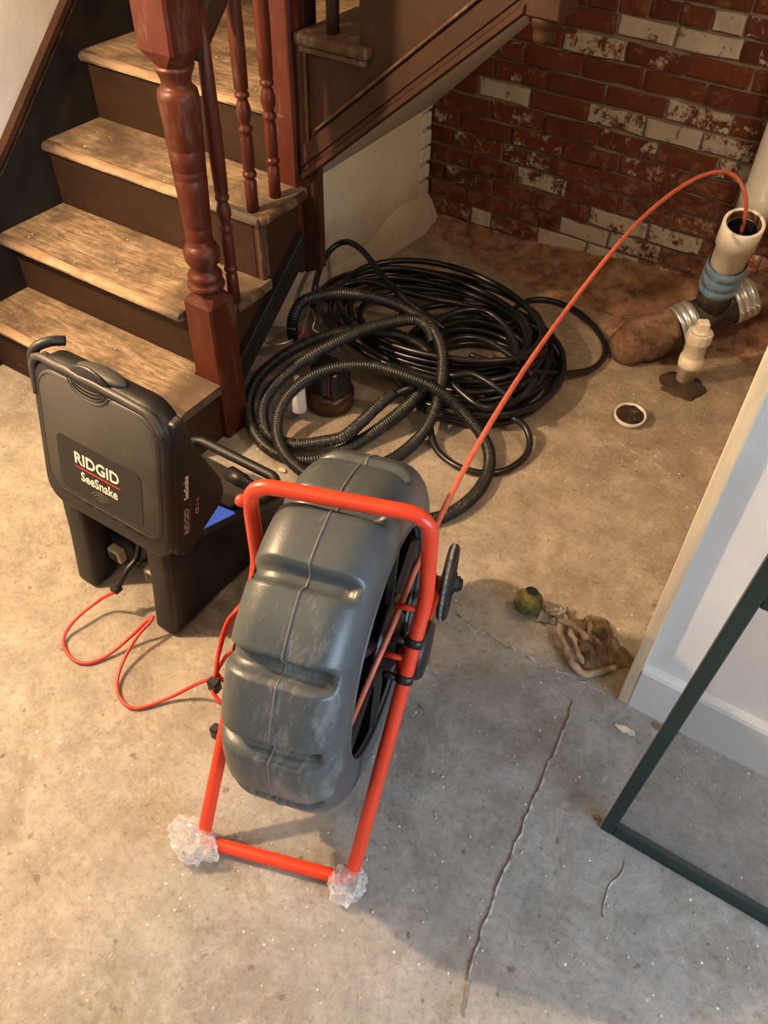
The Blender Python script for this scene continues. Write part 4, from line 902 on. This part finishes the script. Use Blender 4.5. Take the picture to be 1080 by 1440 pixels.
# rag: folded sheet
def cloth(name, pts_px, mat, seed, parent=None, nu=34, nv=16, hgt=.03, fold=8, lab=None, cat=None):
    a, b2, c2, d2 = [onz(x, y, 0) for x, y in pts_px]; e = bmesh.new(); g = []
    for i in range(nu+1):
        row = []
        for j in range(nv+1):
            u_, v_ = i/nu, j/nv; p = a.lerp(b2, u_).lerp(d2.lerp(c2, u_), v_)
            q = Vector((u_*2.2, v_*1.2, seed)); h = .35+.5*noise.noise(q*1.7)+.45*math.sin(v_*fold+3*noise.noise(q))*.5+.25*noise.noise(q*6)
            edge = min(1, 5*min(u_, 1-u_, v_, 1-v_)+.15)
            p = p + Vector((.014*noise.noise(q*2.3), .016*noise.noise(q*2.3+Vector((9, 0, 0))), 0)); p.z = .004 + hgt*max(0, h)*edge
            row.append(e.verts.new(p))
        g.append(row)
    for i in range(nu):
        for j in range(nv): e.faces.new((g[i][j], g[i+1][j], g[i+1][j+1], g[i][j+1]))
    ex = bmesh.ops.solidify(e, geom=list(e.faces), thickness=.003)
    return e
def heap(pts, seed, hgt, amp, mat, name, parent=None, nu=60, nv=40, th=.003):
    """crumpled cloth patch bounded by a quad of floor pixels"""
    a, b2, c2, d2 = [onz(x, y, 0) for x, y in pts]; e = bmesh.new(); g = []
    for i in range(nu+1):
        row = []
        for j in range(nv+1):
            u_, v_ = i/nu, j/nv; q = Vector((u_*2.0+seed, v_*1.3, seed*.7))
            w1 = noise.noise(q*1.3); w2 = noise.noise(q*1.3+Vector((7, 3, 1)))
            p = a.lerp(b2, u_).lerp(d2.lerp(c2, u_), v_) + Vector((.022*w1+.006*noise.noise(q*5), .022*w2+.006*noise.noise(q*5+Vector((2, 2, 2))), 0))
            rdg = 1-abs(noise.noise(q*2.2+Vector((w2, w1, 0))*1.1))*2.6; rdg2 = 1-abs(noise.noise(q*4.6))*2.4
            dome = (math.sin(math.pi*min(1, max(0, u_)))**.55)*(math.sin(math.pi*v_)**.5)
            p.z = .003 + hgt*dome*(.35 + amp*max(0, rdg)*.55 + amp*.22*max(0, rdg2))
            row.append(e.verts.new(p))
        g.append(row)
    for i in range(nu):
        for j in range(nv): e.faces.new((g[i][j], g[i+1][j], g[i+1][j+1], g[i][j+1]))
    bmesh.ops.solidify(e, geom=list(e.faces), thickness=th)
    return obj(name, e, mat, parent, True)
RG = tag(heap([(782, 866), (850, 872), (890, 936), (822, 950)], 3.3, .058, 1.0, M['rag'], 'rag'), 'crumpled dirty brown rag on the floor against the end of the partition', 'rag')
heap([(760, 855), (812, 860), (800, 884), (750, 874)], 5.1, .034, .9, M['ragwhite'], 'pale_corner', RG, 30, 20)
def hem(path, r, name):
    e = bmesh.new(); P = catmull([onz(*q) for q in path], .005); n = len(P)
    tube(e, P, r, 10, rf=lambda i: r*(.55+.45*math.sin(math.pi*min(1, max(.02, i/(n-1))))**.5)*(1+.35*noise.noise(Vector((i*.16, r*90, 0)))))
    for v in e.verts: v.co += Vector((1, 1, .5))*.0035*noise.noise(v.co*70); v.co.z = max(.001, v.co.z)
    obj(name, e, M['rag'], RG, True)
hem([(790, 872, .040), (786, 888, .034), (794, 906, .024), (800, 922, .020), (808, 938, .014), (822, 948, .012), (845, 944, .012), (866, 938, .012)], .0095, 'rolled_hem')
hem([(786, 872, .045), (800, 876, .055), (816, 888, .05), (826, 896, .04), (830, 878, .05), (822, 868, .05)], .0075, 'rolled_fold')
hem([(800, 884, .040), (808, 900, .035), (812, 918, .028), (820, 934, .018)], .007, 'rolled_fold')
# ------------------------------------------------------------------ screen door panel
GD = empty('screen_door', (.2, .853, 0), 'dark green framed screen panel standing upright in front of the partition', 'screen door')
tilt = .036; YD = .853
def upright(x0, w_, z1, name):
    e = bmesh.new(); prism(e, [(x0, 0), (x0+w_, 0), (x0+w_+tilt*z1, z1), (x0+tilt*z1, z1)], 'y', YD-.008, YD+.022, r=.002, seg=1); return obj(name, e, M['green'], GD)
upright(.016, .024, 1.9, 'stile'); upright(.80, .024, 1.9, 'stile')
obj('bottom_rail', B(.041, .80, YD-.008, YD+.020, .0, .016, r=.002), M['green'], GD)
obj('middle_rail', B(.068, .828, YD-.004, YD+.016, .772, .79, r=.002), M['green'], GD)
obj('top_rail', B(.108, .868, YD-.006, YD+.018, 1.872, 1.9, r=.002), M['green'], GD)
for k, (z0, z1) in enumerate(((.016, .772), (.79, 1.872))):
    e = bmesh.new(); e.faces.new([e.verts.new((.040+tilt*z0, YD+.006, z0)), e.verts.new((.80+tilt*z0, YD+.006, z0)), e.verts.new((.80+tilt*z1, YD+.006, z1)), e.verts.new((.040+tilt*z1, YD+.006, z1))][:4]) if False else None
    vs = [e.verts.new((.040+tilt*z0, YD+.006, z0)), e.verts.new((.80+tilt*z0, YD+.006, z0)), e.verts.new((.80+tilt*z1, YD+.006, z1)), e.verts.new((.040+tilt*z1, YD+.006, z1))]; e.faces.new(vs)
    obj('screen_mesh', e, M['mesh'], GD)
# ------------------------------------------------------------------ small debris
def crumb(px, py, s, mat, name, label, cat, z=0, seed=0, flatz=.6):
    c = onz(px, py, z); e = bmesh.new(); bmesh.ops.create_icosphere(e, subdivisions=2, radius=1)
    for v in e.verts: v.co = v.co*(1+.3*noise.noise(v.co*1.6+Vector((seed, 0, 0)))); v.co = Vector((c.x+v.co.x*s, c.y+v.co.y*s*.7, z+s*flatz*.5+v.co.z*s*flatz*.55))
    return root(name, e, mat, label, cat, group='plaster chips on the floor')
crumb(707, 408, .014, M['crumb'], 'plaster_chip', 'pale plaster chip on the floor near the foot of the brick wall', 'chip', seed=1)
crumb(397, 662, .012, M['crumb'], 'plaster_chip', 'pale chip on the floor behind the red handle', 'chip', seed=2)
crumb(886, 1030, .012, M['crumb'], 'plaster_chip', 'white flake on the grey floor left of the green frame', 'chip', seed=3, flatz=.25)
crumb(604, 408, .010, M['crumb'], 'plaster_chip', 'small pale chip just behind the smooth hose', 'chip', seed=4)
c = onz(598, 928); e = bmesh.new(); vs = [e.verts.new((c.x+x, c.y+y, z)) for x, y, z in ((-.016, .010, .002), (.004, .018, .008), (.016, -.004, .003), (.010, -.020, .006), (-.010, -.008, .005))]; e.faces.new(vs)
bmesh.ops.solidify(e, geom=list(e.faces), thickness=.0008); root('dry_leaf', e, M['leaf'], 'small curled dry leaf on the floor right of the red frame', 'leaf')
for k_, (x, y, s_) in enumerate(((876, 1026, .010), (925, 1022, .008), (840, 1150, .006))):
    c = onz(x, y); e = bmesh.new(); n_ = 9; q_ = random.Random(k_+5)
    ring_ = [(c.x+s_*1.8*math.cos(2*math.pi*i/n_)*q_.uniform(.6, 1.2), c.y+s_*math.sin(2*math.pi*i/n_)*q_.uniform(.5, 1.2)) for i in range(n_)]
    prism(e, ring_, 'z', .0004, .003)
    root('paint_flake', e, M['crumb' if k_ == 0 else 'leaf'], ('large pale paint flake on the grey floor beside the green frame', 'reddish paint flake touching the green frame on the floor', 'tiny reddish flake just above the green frame corner')[k_], 'flake', group='paint flakes by the green frame')
sc = bmesh.new(); rr = random.Random(21)
for i in range(420):
    x, y = rr.uniform(20, 1060), rr.uniform(430, 1430); p = onz(x, y)
    if p.x > -.05 and p.y > 1.14 or p.x < -1.38 and p.y > 1.15 or p.y > 2.7: continue
    s = rr.uniform(.0009, .0028); t = bmesh.new(); bmesh.ops.create_icosphere(t, subdivisions=1, radius=s)
    for v in t.verts: v.co = Vector((v.co.x*rr.uniform(.8, 1.4)+p.x, v.co.y+p.y, v.co.z*.6+.0012))
    merge(sc, t)
for i in range(60):
    st = rr.choice((0, 1, 2, 3)); x = rr.uniform(-2.2, -1.5); y = rr.uniform(noses[st]+.02, min(backs[st], 2.1)); s = rr.uniform(.001, .003); t = bmesh.new(); bmesh.ops.create_icosphere(t, subdivisions=1, radius=s)
    for v in t.verts: v.co += Vector((x, y, .2*(st+1)+.0005))
    merge(sc, t)
root('grit', sc, M['crumb'], 'scattered pale grit over the concrete floor and stair treads', 'grit', False, 'stuff')
